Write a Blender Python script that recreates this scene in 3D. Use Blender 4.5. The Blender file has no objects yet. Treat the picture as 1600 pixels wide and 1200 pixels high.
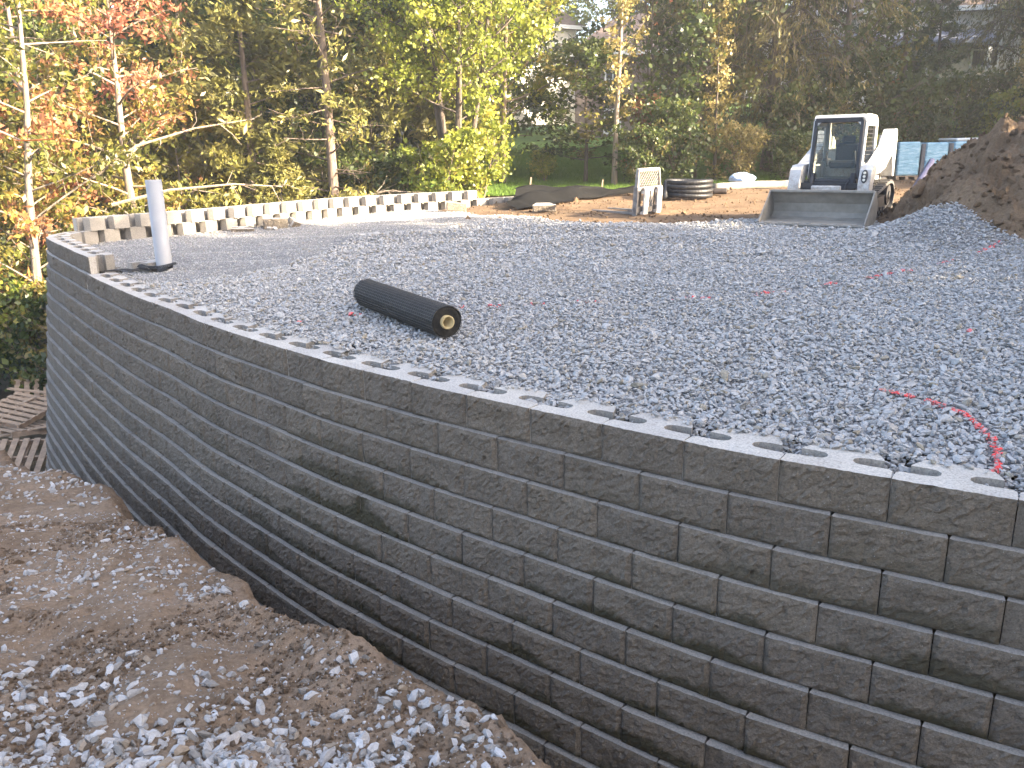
import bpy, bmesh, math, random
import numpy as np
from mathutils import Vector, Matrix, Euler
PI = math.pi
scene = bpy.context.scene
COL = scene.collection
rng = np.random.default_rng(7)

# ------------------------------------------------------------------ camera
CAM_H, PITCH, ROLL, FPX = 1.3424, 0.27209, -0.01726, 1315.0
cam_data = bpy.data.cameras.new('camera')
cam_data.sensor_width = 36.0
cam_data.lens = FPX / 1600.0 * 36.0
cam_data.clip_start = 0.05
cam_data.clip_end = 600
cam = bpy.data.objects.new('camera', cam_data)
COL.objects.link(cam)
_c, _s = math.cos(ROLL), math.sin(ROLL)
_r = Vector((1, 0, 0)); _u = Vector((0, math.sin(PITCH), math.cos(PITCH))); _f = Vector((0, math.cos(PITCH), -math.sin(PITCH)))
_x = _r * _c + _u * _s; _y = _u * _c - _r * _s
cam.matrix_world = Matrix(((_x[0], _y[0], -_f[0], 0), (_x[1], _y[1], -_f[1], 0), (_x[2], _y[2], -_f[2], CAM_H), (0, 0, 0, 1)))
scene.camera = cam

# ------------------------------------------------------------------ light
SUN_AZ, SUN_EL = math.radians(-23), math.radians(21)      # azimuth from +X towards +Y
SUN_DIR = Vector((math.cos(SUN_AZ) * math.cos(SUN_EL), math.sin(SUN_AZ) * math.cos(SUN_EL), math.sin(SUN_EL)))
world = bpy.data.worlds.new('World'); scene.world = world; world.use_nodes = True
wn = world.node_tree
sky = wn.nodes.new('ShaderNodeTexSky'); sky.sky_type = 'NISHITA'; sky.sun_disc = False
sky.sun_elevation = SUN_EL; sky.sun_rotation = PI / 2 - SUN_AZ
sky.air_density = 0.7; sky.dust_density = 4.0; sky.ozone_density = 0.5
wn.links.new(sky.outputs[0], wn.nodes['Background'].inputs[0])
wn.nodes['Background'].inputs[1].default_value = 0.15
sd = bpy.data.lights.new('sun', 'SUN'); sd.energy = 5.0; sd.angle = math.radians(0.55); sd.color = (1.0, 0.85, 0.64)
sun = bpy.data.objects.new('sun', sd); COL.objects.link(sun)
sun.rotation_euler = SUN_DIR.to_track_quat('Z', 'Y').to_euler()
vs = scene.view_settings
vs.view_transform = 'Standard'; vs.look = 'None'; vs.gamma = 1.0; vs.exposure = 2.85
scene.cycles.max_bounces = 5; scene.cycles.diffuse_bounces = 2; scene.cycles.glossy_bounces = 2
scene.cycles.transmission_bounces = 4; scene.cycles.transparent_max_bounces = 8
scene.cycles.use_denoising = True
scene.cycles.caustics_reflective = False; scene.cycles.caustics_refractive = False

# ------------------------------------------------------------------ numeric helpers
def smooth(t):
    t = np.clip(t, 0, 1); return t * t * (3 - 2 * t)
def _hash(ix, iy, seed):
    n = (ix.astype(np.int64) * 374761393 + iy.astype(np.int64) * 668265263 + seed * 982451653) & 0xffffffff
    n = ((n ^ (n >> 13)) * 1274126177) & 0xffffffff
    return ((n ^ (n >> 16)) & 0xffff) / 65535.0
def vnoise(x, y, seed=0):
    x = np.asarray(x, float); y = np.asarray(y, float)
    ix = np.floor(x); iy = np.floor(y); fx = smooth(x - ix); fy = smooth(y - iy)
    a = _hash(ix, iy, seed); b = _hash(ix + 1, iy, seed); c = _hash(ix, iy + 1, seed); d = _hash(ix + 1, iy + 1, seed)
    return (a * (1 - fx) + b * fx) * (1 - fy) + (c * (1 - fx) + d * fx) * fy - 0.5
def fbm(x, y, freq, octs=4, seed=0, gain=0.5):
    t = 0; a = 1.0
    for o in range(octs):
        t = t + a * vnoise(x * freq + 17.3 * o, y * freq - 9.1 * o, seed + o); freq *= 2.03; a *= gain
    return t
def seg_dist(px, py, poly):
    """distance to polyline and side (positive = left of travel)"""
    best = np.full(px.shape, 1e9); side = np.zeros(px.shape)
    for (ax, ay), (bx, by) in zip(poly[:-1], poly[1:]):
        dx, dy = bx - ax, by - ay; L2 = dx * dx + dy * dy
        t = np.clip(((px - ax) * dx + (py - ay) * dy) / L2, 0, 1)
        d = np.hypot(px - ax - t * dx, py - ay - t * dy)
        s = np.sign(dx * (py - ay) - dy * (px - ax)); m = d < best
        best = np.where(m, d, best); side = np.where(m, s, side)
    return best, side
def in_poly(px, py, poly):
    ins = np.zeros(px.shape, bool); n = len(poly)
    for i in range(n):
        x1, y1 = poly[i]; x2, y2 = poly[(i + 1) % n]
        c = ((y1 > py) != (y2 > py)) & (px < (x2 - x1) * (py - y1) / ((y2 - y1) if y2 != y1 else 1e-9) + x1)
        ins ^= c
    return ins
def project(p):
    p = np.asarray(p, float) - np.array([0, 0, CAM_H])
    Z = p @ np.array(_f); X = p @ np.array(_x); Y = p @ np.array(_y)
    return 800 + FPX * X / Z, 600 - FPX * Y / Z, Z

# ------------------------------------------------------------------ object helpers
def tag(o, label=None, cat=None, group=None, kind=None):
    if label: o['label'] = label
    if cat: o['category'] = cat
    if group: o['group'] = group
    if kind: o['kind'] = kind
    return o
def empty(name, loc=(0, 0, 0), rz=0.0, label=None, cat=None, group=None):
    o = bpy.data.objects.new(name, None); COL.objects.link(o)
    o.location = loc; o.rotation_euler = (0, 0, rz); o.empty_display_size = 0.1
    return tag(o, label, cat, group)
def mesh_data(name, V, F, mats, midx=None, smooth_sh=False):
    me = bpy.data.meshes.new(name)
    me.from_pydata([tuple(v) for v in V] if not isinstance(V, np.ndarray) else V.tolist(), [], F if isinstance(F, list) else F.tolist())
    for m in (mats if isinstance(mats, (list, tuple)) else [mats]): me.materials.append(m)
    if midx is not None: me.polygons.foreach_set('material_index', np.asarray(midx, np.int32))
    if smooth_sh: me.polygons.foreach_set('use_smooth', np.ones(len(me.polygons), bool))
    me.update(); return me
def link(name, me, parent=None, loc=None, rot=None):
    o = bpy.data.objects.new(name, me); COL.objects.link(o)
    if parent is not None: o.parent = parent
    if loc is not None: o.location = loc
    if rot is not None: o.rotation_euler = rot
    return o
def obj(name, V, F, mats, parent=None, midx=None, smooth_sh=False, loc=None, rot=None):
    return link(name, mesh_data(name, V, F, mats, midx, smooth_sh), parent, loc, rot)
class MB:
    def __init__(s): s.V = []; s.F = []; s.M = []; s.n = 0
    def add(s, V, F, m=0):
        V = np.asarray(V, float); s.V.append(V); s.F += [[i + s.n for i in f] for f in F]; s.M += [m] * len(F); s.n += len(V); return s
    def box(s, c, d, m=0, R=None, bev=0.0):
        c = np.array(c, float); h = np.array(d, float) / 2
        if bev > 0:
            b = min(bev, h.min() * .9); P = []
            for sx in (-1, 1):
                for sy in (-1, 1):
                    for sz in (-1, 1):
                        P += [(sx * (h[0] - b), sy * (h[1] - b), sz * h[2]), (sx * (h[0] - b), sy * h[1], sz * (h[2] - b)), (sx * h[0], sy * (h[1] - b), sz * (h[2] - b))]
            bm = bmesh.new()
            for p in P: bm.verts.new(p)
            bmesh.ops.convex_hull(bm, input=bm.verts)
            bmesh.ops.dissolve_limit(bm, angle_limit=0.02, verts=bm.verts, edges=bm.edges)
            bm.verts.index_update()
            V = np.array([v.co for v in bm.verts]); F = [[v.index for v in f.verts] for f in bm.faces]; bm.free()
        else:
            V = np.array([(x, y, z) for x in (-1, 1) for y in (-1, 1) for z in (-1, 1)], float) * h
            F = [[0, 1, 3, 2], [4, 6, 7, 5], [0, 4, 5, 1], [2, 3, 7, 6], [0, 2, 6, 4], [1, 5, 7, 3]]
        if R is not None: V = V @ np.array(R.to_3x3()).T
        return s.add(V + c, F, m)
    def bar(s, a, b, w, h=None, m=0, up=(0, 0, 1)):
        a = Vector(a); b = Vector(b); h = h or w; d = (b - a); L = d.length; d.normalize()
        u = Vector(up); sd_ = d.cross(u)
        if sd_.length < 1e-4: sd_ = d.cross(Vector((1, 0, 0)))
        sd_.normalize(); u = sd_.cross(d)
        V = []
        for p in (a, b):
            for (i, j) in ((-1, -1), (1, -1), (1, 1), (-1, 1)): V.append(p + sd_ * (i * w / 2) + u * (j * h / 2))
        return s.add(V, [[0, 1, 2, 3], [7, 6, 5, 4], [0, 4, 5, 1], [1, 5, 6, 2], [2, 6, 7, 3], [3, 7, 4, 0]], m)
    def tube(s, pts, rad, n=6, m=0, cap=True):
        V, F = tube_geo(pts, rad, n, cap); return s.add(V, F, m)
    def prism(s, prof, x0, x1, m=0, axis=0):
        """profile of (a,b) extruded along axis; axis 0: (x; y=a, z=b)"""
        n = len(prof); V = []
        for x in (x0, x1):
            for a, b in prof: V.append((x, a, b) if axis == 0 else ((a, x, b) if axis == 1 else (a, b, x)))
        F = [list(range(n))[::-1], list(range(n, 2 * n))] + [[i, (i + 1) % n, n + (i + 1) % n, n + i] for i in range(n)]
        return s.add(V, F, m)
    def build(s, name, mats, parent=None, smooth_sh=False, loc=None, rot=None):
        o = obj(name, np.concatenate(s.V), s.F, mats, parent, s.M, smooth_sh, loc, rot)
        fix_normals(o.data); return o
def fix_normals(me):
    bm = bmesh.new(); bm.from_mesh(me); bmesh.ops.recalc_face_normals(bm, faces=bm.faces); bm.to_mesh(me); bm.free()
def tube_geo(pts, rad, n=6, cap=True):
    P = np.asarray(pts, float); k = len(P); R = np.full(k, rad) if np.isscalar(rad) else np.asarray(rad, float)
    T = np.gradient(P, axis=0); T /= np.linalg.norm(T, axis=1)[:, None] + 1e-9
    ref = np.array([0, 0, 1.0]) if abs(T[:, 2]).mean() < .8 else np.array([1.0, 0.13, 0])
    A = np.cross(T, ref); A /= np.linalg.norm(A, axis=1)[:, None] + 1e-9; B = np.cross(T, A)
    an = np.arange(n) * 2 * PI / n
    V = (P[:, None] + R[:, None, None] * (np.cos(an)[None, :, None] * A[:, None] + np.sin(an)[None, :, None] * B[:, None])).reshape(-1, 3)
    F = [[i * n + j, i * n + (j + 1) % n, (i + 1) * n + (j + 1) % n, (i + 1) * n + j] for i in range(k - 1) for j in range(n)]
    if cap: F += [list(range(n))[::-1], list(range((k - 1) * n, k * n))]
    return V, F
def grid_obj(name, X, Y, Z, mats, keep=None, smooth_sh=True):
    ny, nx = X.shape; V = np.stack([X, Y, Z], -1).reshape(-1, 3)
    i = np.arange(nx * ny).reshape(ny, nx)
    Q = np.stack([i[:-1, :-1], i[:-1, 1:], i[1:, 1:], i[1:, :-1]], -1).reshape(-1, 4)
    if keep is not None:
        Q = Q[keep.reshape(-1)[Q].all(1)]
        used = np.unique(Q); remap = np.full(len(V), -1); remap[used] = np.arange(len(used)); V = V[used]; Q = remap[Q]
    return obj(name, V, Q, mats, None, None, smooth_sh)

# ------------------------------------------------------------------ materials
def new_mat(name):
    m = bpy.data.materials.new(name); m.use_nodes = True
    nt = m.node_tree; b = nt.nodes['Principled BSDF']; return m, nt, b
def nd(nt, t, **kw):
    n = nt.nodes.new(t)
    for k, v in kw.items(): setattr(n, k, v)
    return n
def ramp(nt, fac, stops):
    r = nd(nt, 'ShaderNodeValToRGB'); e = r.color_ramp.elements
    while len(e) < len(stops): e.new(0.5)
    for el, (p, c) in zip(e, stops): el.position = p; el.color = (*c, 1)
    nt.links.new(fac, r.inputs[0]); return r.outputs[0]
def noise(nt, vec, scale, detail=6, rough=0.6):
    n = nd(nt, 'ShaderNodeTexNoise'); n.inputs['Scale'].default_value = scale; n.inputs['Detail'].default_value = detail
    n.inputs['Roughness'].default_value = rough
    if vec is not None: nt.links.new(vec, n.inputs['Vector'])
    return n.outputs['Fac']
def bump(nt, b, h, strength, dist):
    n = nd(nt, 'ShaderNodeBump'); n.inputs['Strength'].default_value = strength; n.inputs['Distance'].default_value = dist
    nt.links.new(h, n.inputs['Height']); nt.links.new(n.outputs[0], b.inputs['Normal']); return n
def mix(nt, fac, a, b, mode='MIX'):
    n = nd(nt, 'ShaderNodeMix', data_type='RGBA', blend_type=mode)
    if isinstance(fac, float): n.inputs[0].default_value = fac
    else: nt.links.new(fac, n.inputs[0])
    for s_, v in ((n.inputs[6], a), (n.inputs[7], b)):
        if isinstance(v, tuple): s_.default_value = (*v, 1)
        else: nt.links.new(v, s_)
    return n.outputs[2]
def math_n(nt, op, a, b=None):
    n = nd(nt, 'ShaderNodeMath', operation=op)
    for s_, v in zip(n.inputs, (a, b)):
        if v is None: continue
        if isinstance(v, (int, float)): s_.default_value = v
        else: nt.links.new(v, s_)
    return n.outputs[0]
def coords(nt, shift=True):
    """object coordinates, shifted per object so that alike pieces differ"""
    tc = nd(nt, 'ShaderNodeTexCoord')
    if not shift: return tc.outputs['Object']
    oi = nd(nt, 'ShaderNodeObjectInfo'); vm = nd(nt, 'ShaderNodeVectorMath', operation='MULTIPLY_ADD')
    cb = nd(nt, 'ShaderNodeCombineXYZ')
    for i in range(3): nt.links.new(oi.outputs['Random'], cb.inputs[i])
    nt.links.new(cb.outputs[0], vm.inputs[0]); vm.inputs[1].default_value = (91, 47, 133); nt.links.new(tc.outputs['Object'], vm.inputs[2])
    return vm.outputs[0]
def simple(name, col, rough=0.7, metal=0.0, var=0.25, scale=8.0, bmp=0.0, bscale=60.0, dist=0.01, spec=0.4):
    m, nt, b = new_mat(name); v = coords(nt)
    lo = tuple(c * (1 - var) for c in col); hi = tuple(min(1, c * (1 + var)) for c in col)
    nt.links.new(ramp(nt, noise(nt, v, scale), [(0.3, lo), (0.7, hi)]), b.inputs['Base Color'])
    b.inputs['Roughness'].default_value = rough; b.inputs['Metallic'].default_value = metal
    b.inputs['Specular IOR Level'].default_value = spec
    if bmp: bump(nt, b, noise(nt, v, bscale, 4), bmp, dist)
    return m
def block_mat(name, lo, hi, split):
    m, nt, b = new_mat(name); v = coords(nt)
    oi = nd(nt, 'ShaderNodeObjectInfo')
    c1 = ramp(nt, noise(nt, v, 5 if split else 3, 3), [(0.3, lo), (0.72, hi)])
    fine = ramp(nt, noise(nt, v, 90, 4, .75), [(0.3, (.55, .55, .55)), (0.5, (1, 1, 1)), (0.74, (1.4, 1.38, 1.33))])
    col = mix(nt, 1.0, c1, fine, 'MULTIPLY')
    tone = ramp(nt, oi.outputs['Random'], [(0, (.94, .94, .95)), (.5, (1, 1, 1)), (1, (1.07, 1.06, 1.04))])
    col = mix(nt, 1.0, col, tone, 'MULTIPLY')
    if split:   # pale aggregate specks and damp algae creeping up from the bed joint
        sp = ramp(nt, noise(nt, v, 160, 2, .5), [(0.7, (0, 0, 0)), (0.76, (1, 1, 1))])
        col = mix(nt, sp, col, (.42, .41, .38))
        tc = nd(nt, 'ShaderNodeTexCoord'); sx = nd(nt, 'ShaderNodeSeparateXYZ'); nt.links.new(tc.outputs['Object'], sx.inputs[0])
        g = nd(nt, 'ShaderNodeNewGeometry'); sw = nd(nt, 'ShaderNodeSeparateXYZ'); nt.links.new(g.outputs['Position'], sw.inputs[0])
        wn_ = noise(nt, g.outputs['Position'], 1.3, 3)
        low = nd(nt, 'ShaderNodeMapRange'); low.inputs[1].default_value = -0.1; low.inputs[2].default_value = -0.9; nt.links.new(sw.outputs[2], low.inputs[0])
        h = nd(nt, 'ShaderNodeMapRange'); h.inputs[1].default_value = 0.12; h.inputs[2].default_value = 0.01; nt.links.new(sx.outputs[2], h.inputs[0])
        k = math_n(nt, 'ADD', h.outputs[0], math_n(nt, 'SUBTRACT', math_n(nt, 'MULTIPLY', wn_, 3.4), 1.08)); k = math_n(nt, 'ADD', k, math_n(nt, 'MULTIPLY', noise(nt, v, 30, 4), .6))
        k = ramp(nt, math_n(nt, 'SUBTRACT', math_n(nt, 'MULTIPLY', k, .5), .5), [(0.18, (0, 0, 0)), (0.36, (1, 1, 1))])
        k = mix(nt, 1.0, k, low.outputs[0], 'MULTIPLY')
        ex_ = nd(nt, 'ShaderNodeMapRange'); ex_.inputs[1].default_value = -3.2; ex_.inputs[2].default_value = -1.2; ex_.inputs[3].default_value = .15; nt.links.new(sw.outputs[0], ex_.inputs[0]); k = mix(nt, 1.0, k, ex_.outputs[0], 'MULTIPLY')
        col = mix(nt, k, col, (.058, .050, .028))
    nt.links.new(col, b.inputs['Base Color'])
    b.inputs['Roughness'].default_value = 0.93; b.inputs['Specular IOR Level'].default_value = 0.25
    h1 = noise(nt, v, 34 if split else 120, 8, .74)
    bump(nt, b, h1, 1.0 if split else 0.35, 0.024 if split else 0.004)
    return m
M_FACE = block_mat('split_face_concrete', (.152, .127, .097), (.198, .167, .130), True)
M_LEDGE = block_mat('ledge_concrete', (.225, .205, .178), (.30, .275, .24), False)
M_TOP = block_mat('moulded_concrete', (.36, .33, .29), (.46, .43, .38), False)

def stone_mat(name, lo, mid, hi, brown):
    m, nt, b = new_mat(name); oi = nd(nt, 'ShaderNodeObjectInfo')
    tc = nd(nt, 'ShaderNodeTexCoord'); v = tc.outputs['Object']
    base = ramp(nt, oi.outputs['Random'], [(0, lo), (.35, mid), (.90, hi), (.955, brown), (1, brown)])
    spk = ramp(nt, noise(nt, v, 2.2, 5, .7), [(.3, (.82, .82, .82)), (.7, (1.15, 1.15, 1.14))])
    col = mix(nt, 1.0, base, spk, 'MULTIPLY')
    at = nd(nt, 'ShaderNodeAttribute', attribute_type='INSTANCER', attribute_name='paint')
    g_ = nd(nt, 'ShaderNodeNewGeometry')
    pn = math_n(nt, 'MULTIPLY', at.outputs['Fac'], math_n(nt, 'ADD', math_n(nt, 'MULTIPLY', noise(nt, g_.outputs['Position'], 55, 3), 1.1), .18))
    pk = ramp(nt, pn, [(.44, (0, 0, 0)), (.72, (1, 1, 1))])
    col = mix(nt, pk, col, (.88, .085, .08))
    nt.links.new(col, b.inputs['Base Color']); b.inputs['Roughness'].default_value = .92; b.inputs['Specular IOR Level'].default_value = .25
    bump(nt, b, noise(nt, v, 6, 5), .35, .15)
    return m
M_STONE = stone_mat('crushed_limestone', (.325, .315, .302), (.385, .374, .358), (.455, .443, .425), (.31, .272, .21))
M_BANKSTONE = stone_mat('bank_stone', (.22, .195, .165), (.33, .315, .30), (.47, .46, .455), (.27, .21, .15))

def soil_mat(name, lo, hi, pale, scale=1.0, bd=.03):
    m, nt, b = new_mat(name); v = coords(nt, False)
    c = ramp(nt, noise(nt, v, 1.3 * scale, 6, .65), [(.3, lo), (.7, hi)])
    f = ramp(nt, noise(nt, v, 22 * scale, 6, .72), [(.28, (.6, .58, .55)), (.5, (1, 1, 1)), (.75, (1.3, 1.3, 1.3))])
    c = mix(nt, 1.0, c, f, 'MULTIPLY')
    pk = ramp(nt, noise(nt, v, 55 * scale, 3, .6), [(.66, (0, 0, 0)), (.74, (1, 1, 1))])
    c = mix(nt, pk, c, pale)
    nt.links.new(c, b.inputs['Base Color']); b.inputs['Roughness'].default_value = .96; b.inputs['Specular IOR Level'].default_value = .15
    bump(nt, b, noise(nt, v, 18 * scale, 8, .7), .8, bd)
    return m
M_SOIL = soil_mat('yard_soil', (.115, .074, .044), (.20, .138, .085), (.30, .24, .17))
M_PILE = soil_mat('pile_soil', (.125, .084, .050), (.215, .152, .096), (.31, .25, .18), 1.2, .05)
M_BANK = soil_mat('bank_soil', (.16, .110, .070), (.28, .202, .138), (.42, .36, .29), 1.6, .035)
M_FINES = soil_mat('gravel_fines', (.17, .167, .162), (.235, .231, .225), (.33, .325, .32), 1.6, .03)
M_LITTER = soil_mat('leaf_litter', (.07, .055, .03), (.17, .12, .065), (.26, .17, .07), 1.0, .06)
def lawn_mat():
    m, nt, b = new_mat('lawn_grass'); v = coords(nt, False)
    c = ramp(nt, noise(nt, v, .6, 5), [(.3, (.09, .165, .028)), (.7, (.165, .26, .05))])
    f = ramp(nt, noise(nt, v, 14, 6, .75), [(.3, (.55, .6, .5)), (.7, (1.3, 1.25, 1.2))])
    nt.links.new(mix(nt, 1.0, c, f, 'MULTIPLY'), b.inputs['Base Color']); b.inputs['Roughness'].default_value = .9
    b.inputs['Specular IOR Level'].default_value = .2
    bump(nt, b, noise(nt, v, 20, 6, .8), 1.0, .08); return m
M_LAWN = lawn_mat()
def leaf_mat(name, stops, transl=.4, gloss=.35):
    m = bpy.data.materials.new(name); m.use_nodes = True; nt = m.node_tree; nt.nodes.clear()
    out = nd(nt, 'ShaderNodeOutputMaterial'); at = nd(nt, 'ShaderNodeAttribute', attribute_name='tint')
    oi = nd(nt, 'ShaderNodeObjectInfo')
    f = math_n(nt, 'ADD', at.outputs['Fac'], math_n(nt, 'MULTIPLY', math_n(nt, 'SUBTRACT', oi.outputs['Random'], .5), .12))
    c = ramp(nt, f, stops)
    d = nd(nt, 'ShaderNodeBsdfDiffuse'); t = nd(nt, 'ShaderNodeBsdfTranslucent'); g = nd(nt, 'ShaderNodeBsdfGlossy')
    g.inputs['Roughness'].default_value = .45
    mx = nd(nt, 'ShaderNodeMixShader'); mx.inputs[0].default_value = transl
    m2 = nd(nt, 'ShaderNodeMixShader'); m2.inputs[0].default_value = .03
    nt.links.new(c, d.inputs[0]); nt.links.new(c, t.inputs[0])
    nt.links.new(d.outputs[0], mx.inputs[1]); nt.links.new(t.outputs[0], mx.inputs[2])
    nt.links.new(mx.outputs[0], m2.inputs[1]); nt.links.new(g.outputs[0], m2.inputs[2]); nt.links.new(m2.outputs[0], out.inputs[0]); return m
L_MAPLE = leaf_mat('yellow_green_leaf', [(0, (.085, .115, .018)), (.45, (.19, .225, .028)), (.8, (.30, .31, .045)), (1, (.40, .33, .06))])
L_DARK = leaf_mat('dark_green_leaf', [(0, (.03, .048, .013)), (.5, (.065, .09, .02)), (.85, (.12, .14, .03)), (1, (.20, .15, .04))])
L_ORANGE = leaf_mat('autumn_leaf', [(0, (.11, .12, .025)), (.30, (.20, .18, .035)), (.48, (.30, .22, .05)), (.62, (.36, .17, .075)), (1, (.38, .14, .085))])
L_CEDAR = leaf_mat('cedar_spray', [(0, (.10, .10, .026)), (.5, (.19, .18, .046)), (1, (.29, .25, .07))], .3)
L_WILLOW = leaf_mat('willow_leaf', [(0, (.07, .072, .022)), (.5, (.13, .115, .036)), (1, (.25, .20, .06))])
L_PINE = leaf_mat('pine_needle', [(0, (.018, .034, .014)), (.5, (.04, .062, .026)), (1, (.09, .11, .04))], .2)
L_PALE = leaf_mat('pale_yellow_leaf', [(0, (.15, .13, .04)), (.5, (.30, .24, .075)), (1, (.42, .34, .13))])
L_RED = leaf_mat('red_brown_leaf', [(0, (.13, .07, .03)), (.5, (.25, .095, .045)), (1, (.34, .16, .07))])
def bark_mat(name, lo, hi):
    m, nt, b = new_mat(name); v = coords(nt); mp = nd(nt, 'ShaderNodeMapping'); mp.inputs['Scale'].default_value = (14, 14, 2.2)
    nt.links.new(v, mp.inputs[0]); n = noise(nt, mp.outputs[0], 1.0, 6, .7)
    nt.links.new(ramp(nt, n, [(.32, lo), (.68, hi)]), b.inputs['Base Color']); b.inputs['Roughness'].default_value = .95
    bump(nt, b, n, .8, .03); return m
B_PALE = bark_mat('pale_bark', (.14, .11, .08), (.31, .25, .19))
B_DARK = bark_mat('dark_bark', (.055, .043, .033), (.14, .11, .085))
B_BROWN = bark_mat('brown_bark', (.11, .08, .06), (.25, .19, .145))

# ------------------------------------------------------------------ wall line (front edge of the uppermost near course, z = 0)
CTRL = [(5.6, 1.25), (4.5, 1.72), (3.6, 2.13), (2.75, 2.56), (1.957, 3.014), (1.571, 3.252), (1.18, 3.486), (.815, 3.749), (.461, 4.024), (.109, 4.309),
        (-.25, 4.594), (-.595, 4.888), (-1.218, 5.445), (-1.86, 6.105), (-2.477, 6.773), (-3.08, 7.53), (-3.754, 8.33), (-4.35, 9.09), (-4.95, 9.885),
        (-5.55, 10.70), (-6.08, 11.43), (-6.58, 12.12), (-6.92, 12.66), (-7.05, 13.15), (-6.98, 13.65), (-6.68, 14.12), (-6.27, 14.62), (-5.86, 15.16),
        (-5.33, 16.02), (-4.82, 16.95), (-3.84, 18.5), (-2.72, 19.5), (-1.9, 20.12), (-1.2, 20.66), (-.70, 21.0), (-.1, 21.45), (.7, 22.05), (1.6, 22.7)]
def catmull(P, n=40):
    P = np.array(P, float); P = np.vstack([2 * P[0] - P[1], P, 2 * P[-1] - P[-2]]); out = []
    for i in range(1, len(P) - 2):
        t = np.linspace(0, 1, n, endpoint=False)[:, None]; a, b, c, d = P[i - 1:i + 3]
        out.append(.5 * (2 * b + (c - a) * t + (2 * a - 5 * b + 4 * c - d) * t ** 2 + (3 * b - a - 3 * c + d) * t ** 3))
    out.append(P[-2][None]); return np.concatenate(out)
PATH = catmull(CTRL)
def arclen(P): return np.concatenate([[0], np.cumsum(np.linalg.norm(np.diff(P, axis=0), axis=1))])
def normals(P):
    T = np.gradient(P, axis=0); T /= np.linalg.norm(T, axis=1)[:, None]; return np.stack([-T[:, 1], T[:, 0]], 1)
PN = normals(PATH); PS = arclen(PATH)
def s_near(pt, P=None, S=None):
    P = PATH if P is None else P; S = PS if S is None else S
    return S[np.argmin(np.hypot(P[:, 0] - pt[0], P[:, 1] - pt[1]))]
BW, BH, BD, SETB = .457, .203, .305, .030
INNER = PATH - PN * .30          # back of the blocks
MIDL = PATH - PN * .16
BEDL = PATH - PN * .34
PAD_POLY = [tuple(p) for p in BEDL[::6]] + [(3.2, 24.2), (9, 26.5), (20, 31), (34, 33), (34, -6), (7, -6)]
INNER_POLY = [tuple(p) for p in INNER[::6]] + [(3.2, 24.2), (9, 26.5), (20, 31), (34, 33), (34, -6), (7, -6)]
GRAVEL_FAR = [(-2.2, 19.6), (-1.0, 18.6), (0.06, 16.7), (.85, 15.3), (1.6, 14.6), (2.9, 14.7), (4.4, 15.2), (7, 13.9), (34, 13.5)]

def gz(x, y):
    """height of the pad surface"""
    x = np.asarray(x, float); y = np.asarray(y, float)
    z = -.014 + smooth((y - 5) / 9) * (.012 + .075 * smooth((x + 3) / 5)) + .03 * fbm(x, y, .45, 3, 3) + .03 * fbm(x, y, 1.8, 2, 5) * smooth((y - 4) / 3)
    z = z + .07 * np.exp(-((y - 13.6 - .25 * np.sin(x * .9)) / .55) ** 2) * smooth((x + 4) / 2) * smooth((3.5 - x) / 2)
    z = z + .05 * np.exp(-((y - 12.0 - .2 * np.sin(x * .7 + 1)) / .4) ** 2) * smooth((x + 2) / 2) * smooth((4 - x) / 2)
    z = z + .07 * np.exp(-(((x + .4) / 2.0) ** 2 + ((y - 16.2) / 1.3) ** 2))
    for c0 in (0, 1.15): z = z - .022 * np.exp(-((y - 11.6 - c0 - .22 * (x + 3) - .25 * np.sin(x * .6)) / .16) ** 2) * smooth((x + 6) / 2) * smooth((2.5 - x) / 2)
    z = z + .47 * np.exp(-(((x - 6.15) / np.where(x < 6.15, .62, 1.0)) ** 2 + ((y - 11.75) / .95) ** 2)) + .08 * np.exp(-(((x - 5.2) / .8) ** 2 + ((y - 11.6) / .8) ** 2))
    z = z + smooth((y - 16) / 9) * .15
    return z
def soil_z(x, y):
    return gz(x, y) - .012 + .05 * fbm(x, y, 1.1, 4, 21) * smooth((y - 14) / 3)

# terrain around the pad
def zt(x, y):
    x = np.asarray(x, float); y = np.asarray(y, float)
    u = x + .55 * (y - 22)
    z = -4.05 + 4.2 * smooth((u + 8) / 9)
    back = smooth((y - 23) / 6)
    z = z + back * (.055 * np.clip(y - 24, 0, 60)) + back * .10 * np.clip(x - 3, 0, 30) * smooth((y - 26) / 14)
    z = z + .25 * fbm(x, y, .12, 3, 11) + .08 * fbm(x, y, .7, 2, 12)
    return z
gx = np.concatenate([np.arange(-75, -16, 2.0), np.arange(-16, 30, .5), np.arange(30, 76, 2.0)]); gy = np.concatenate([np.arange(-30, 4, 2.0), np.arange(4, 40, .5), np.arange(40, 141, 3.0)])
X, Y = np.meshgrid(gx, gy); Z = zt(X, Y)
pp = in_poly(X, Y, PAD_POLY); dd, _ = seg_dist(X, Y, PAD_POLY + PAD_POLY[:1])
Z = np.where(pp, np.minimum(Z, gz(X, Y) - .25 - .4 * np.clip(dd - .3, 0, 1)), Z)
# keep the ground at the foot of the tall front face
Z = np.where(~pp & (dd < 1.2) & (Y < 14.5), np.minimum(Z, -3.9), Z)
tag(grid_obj('ground', X, Y, Z, M_LITTER), kind='structure')

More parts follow.
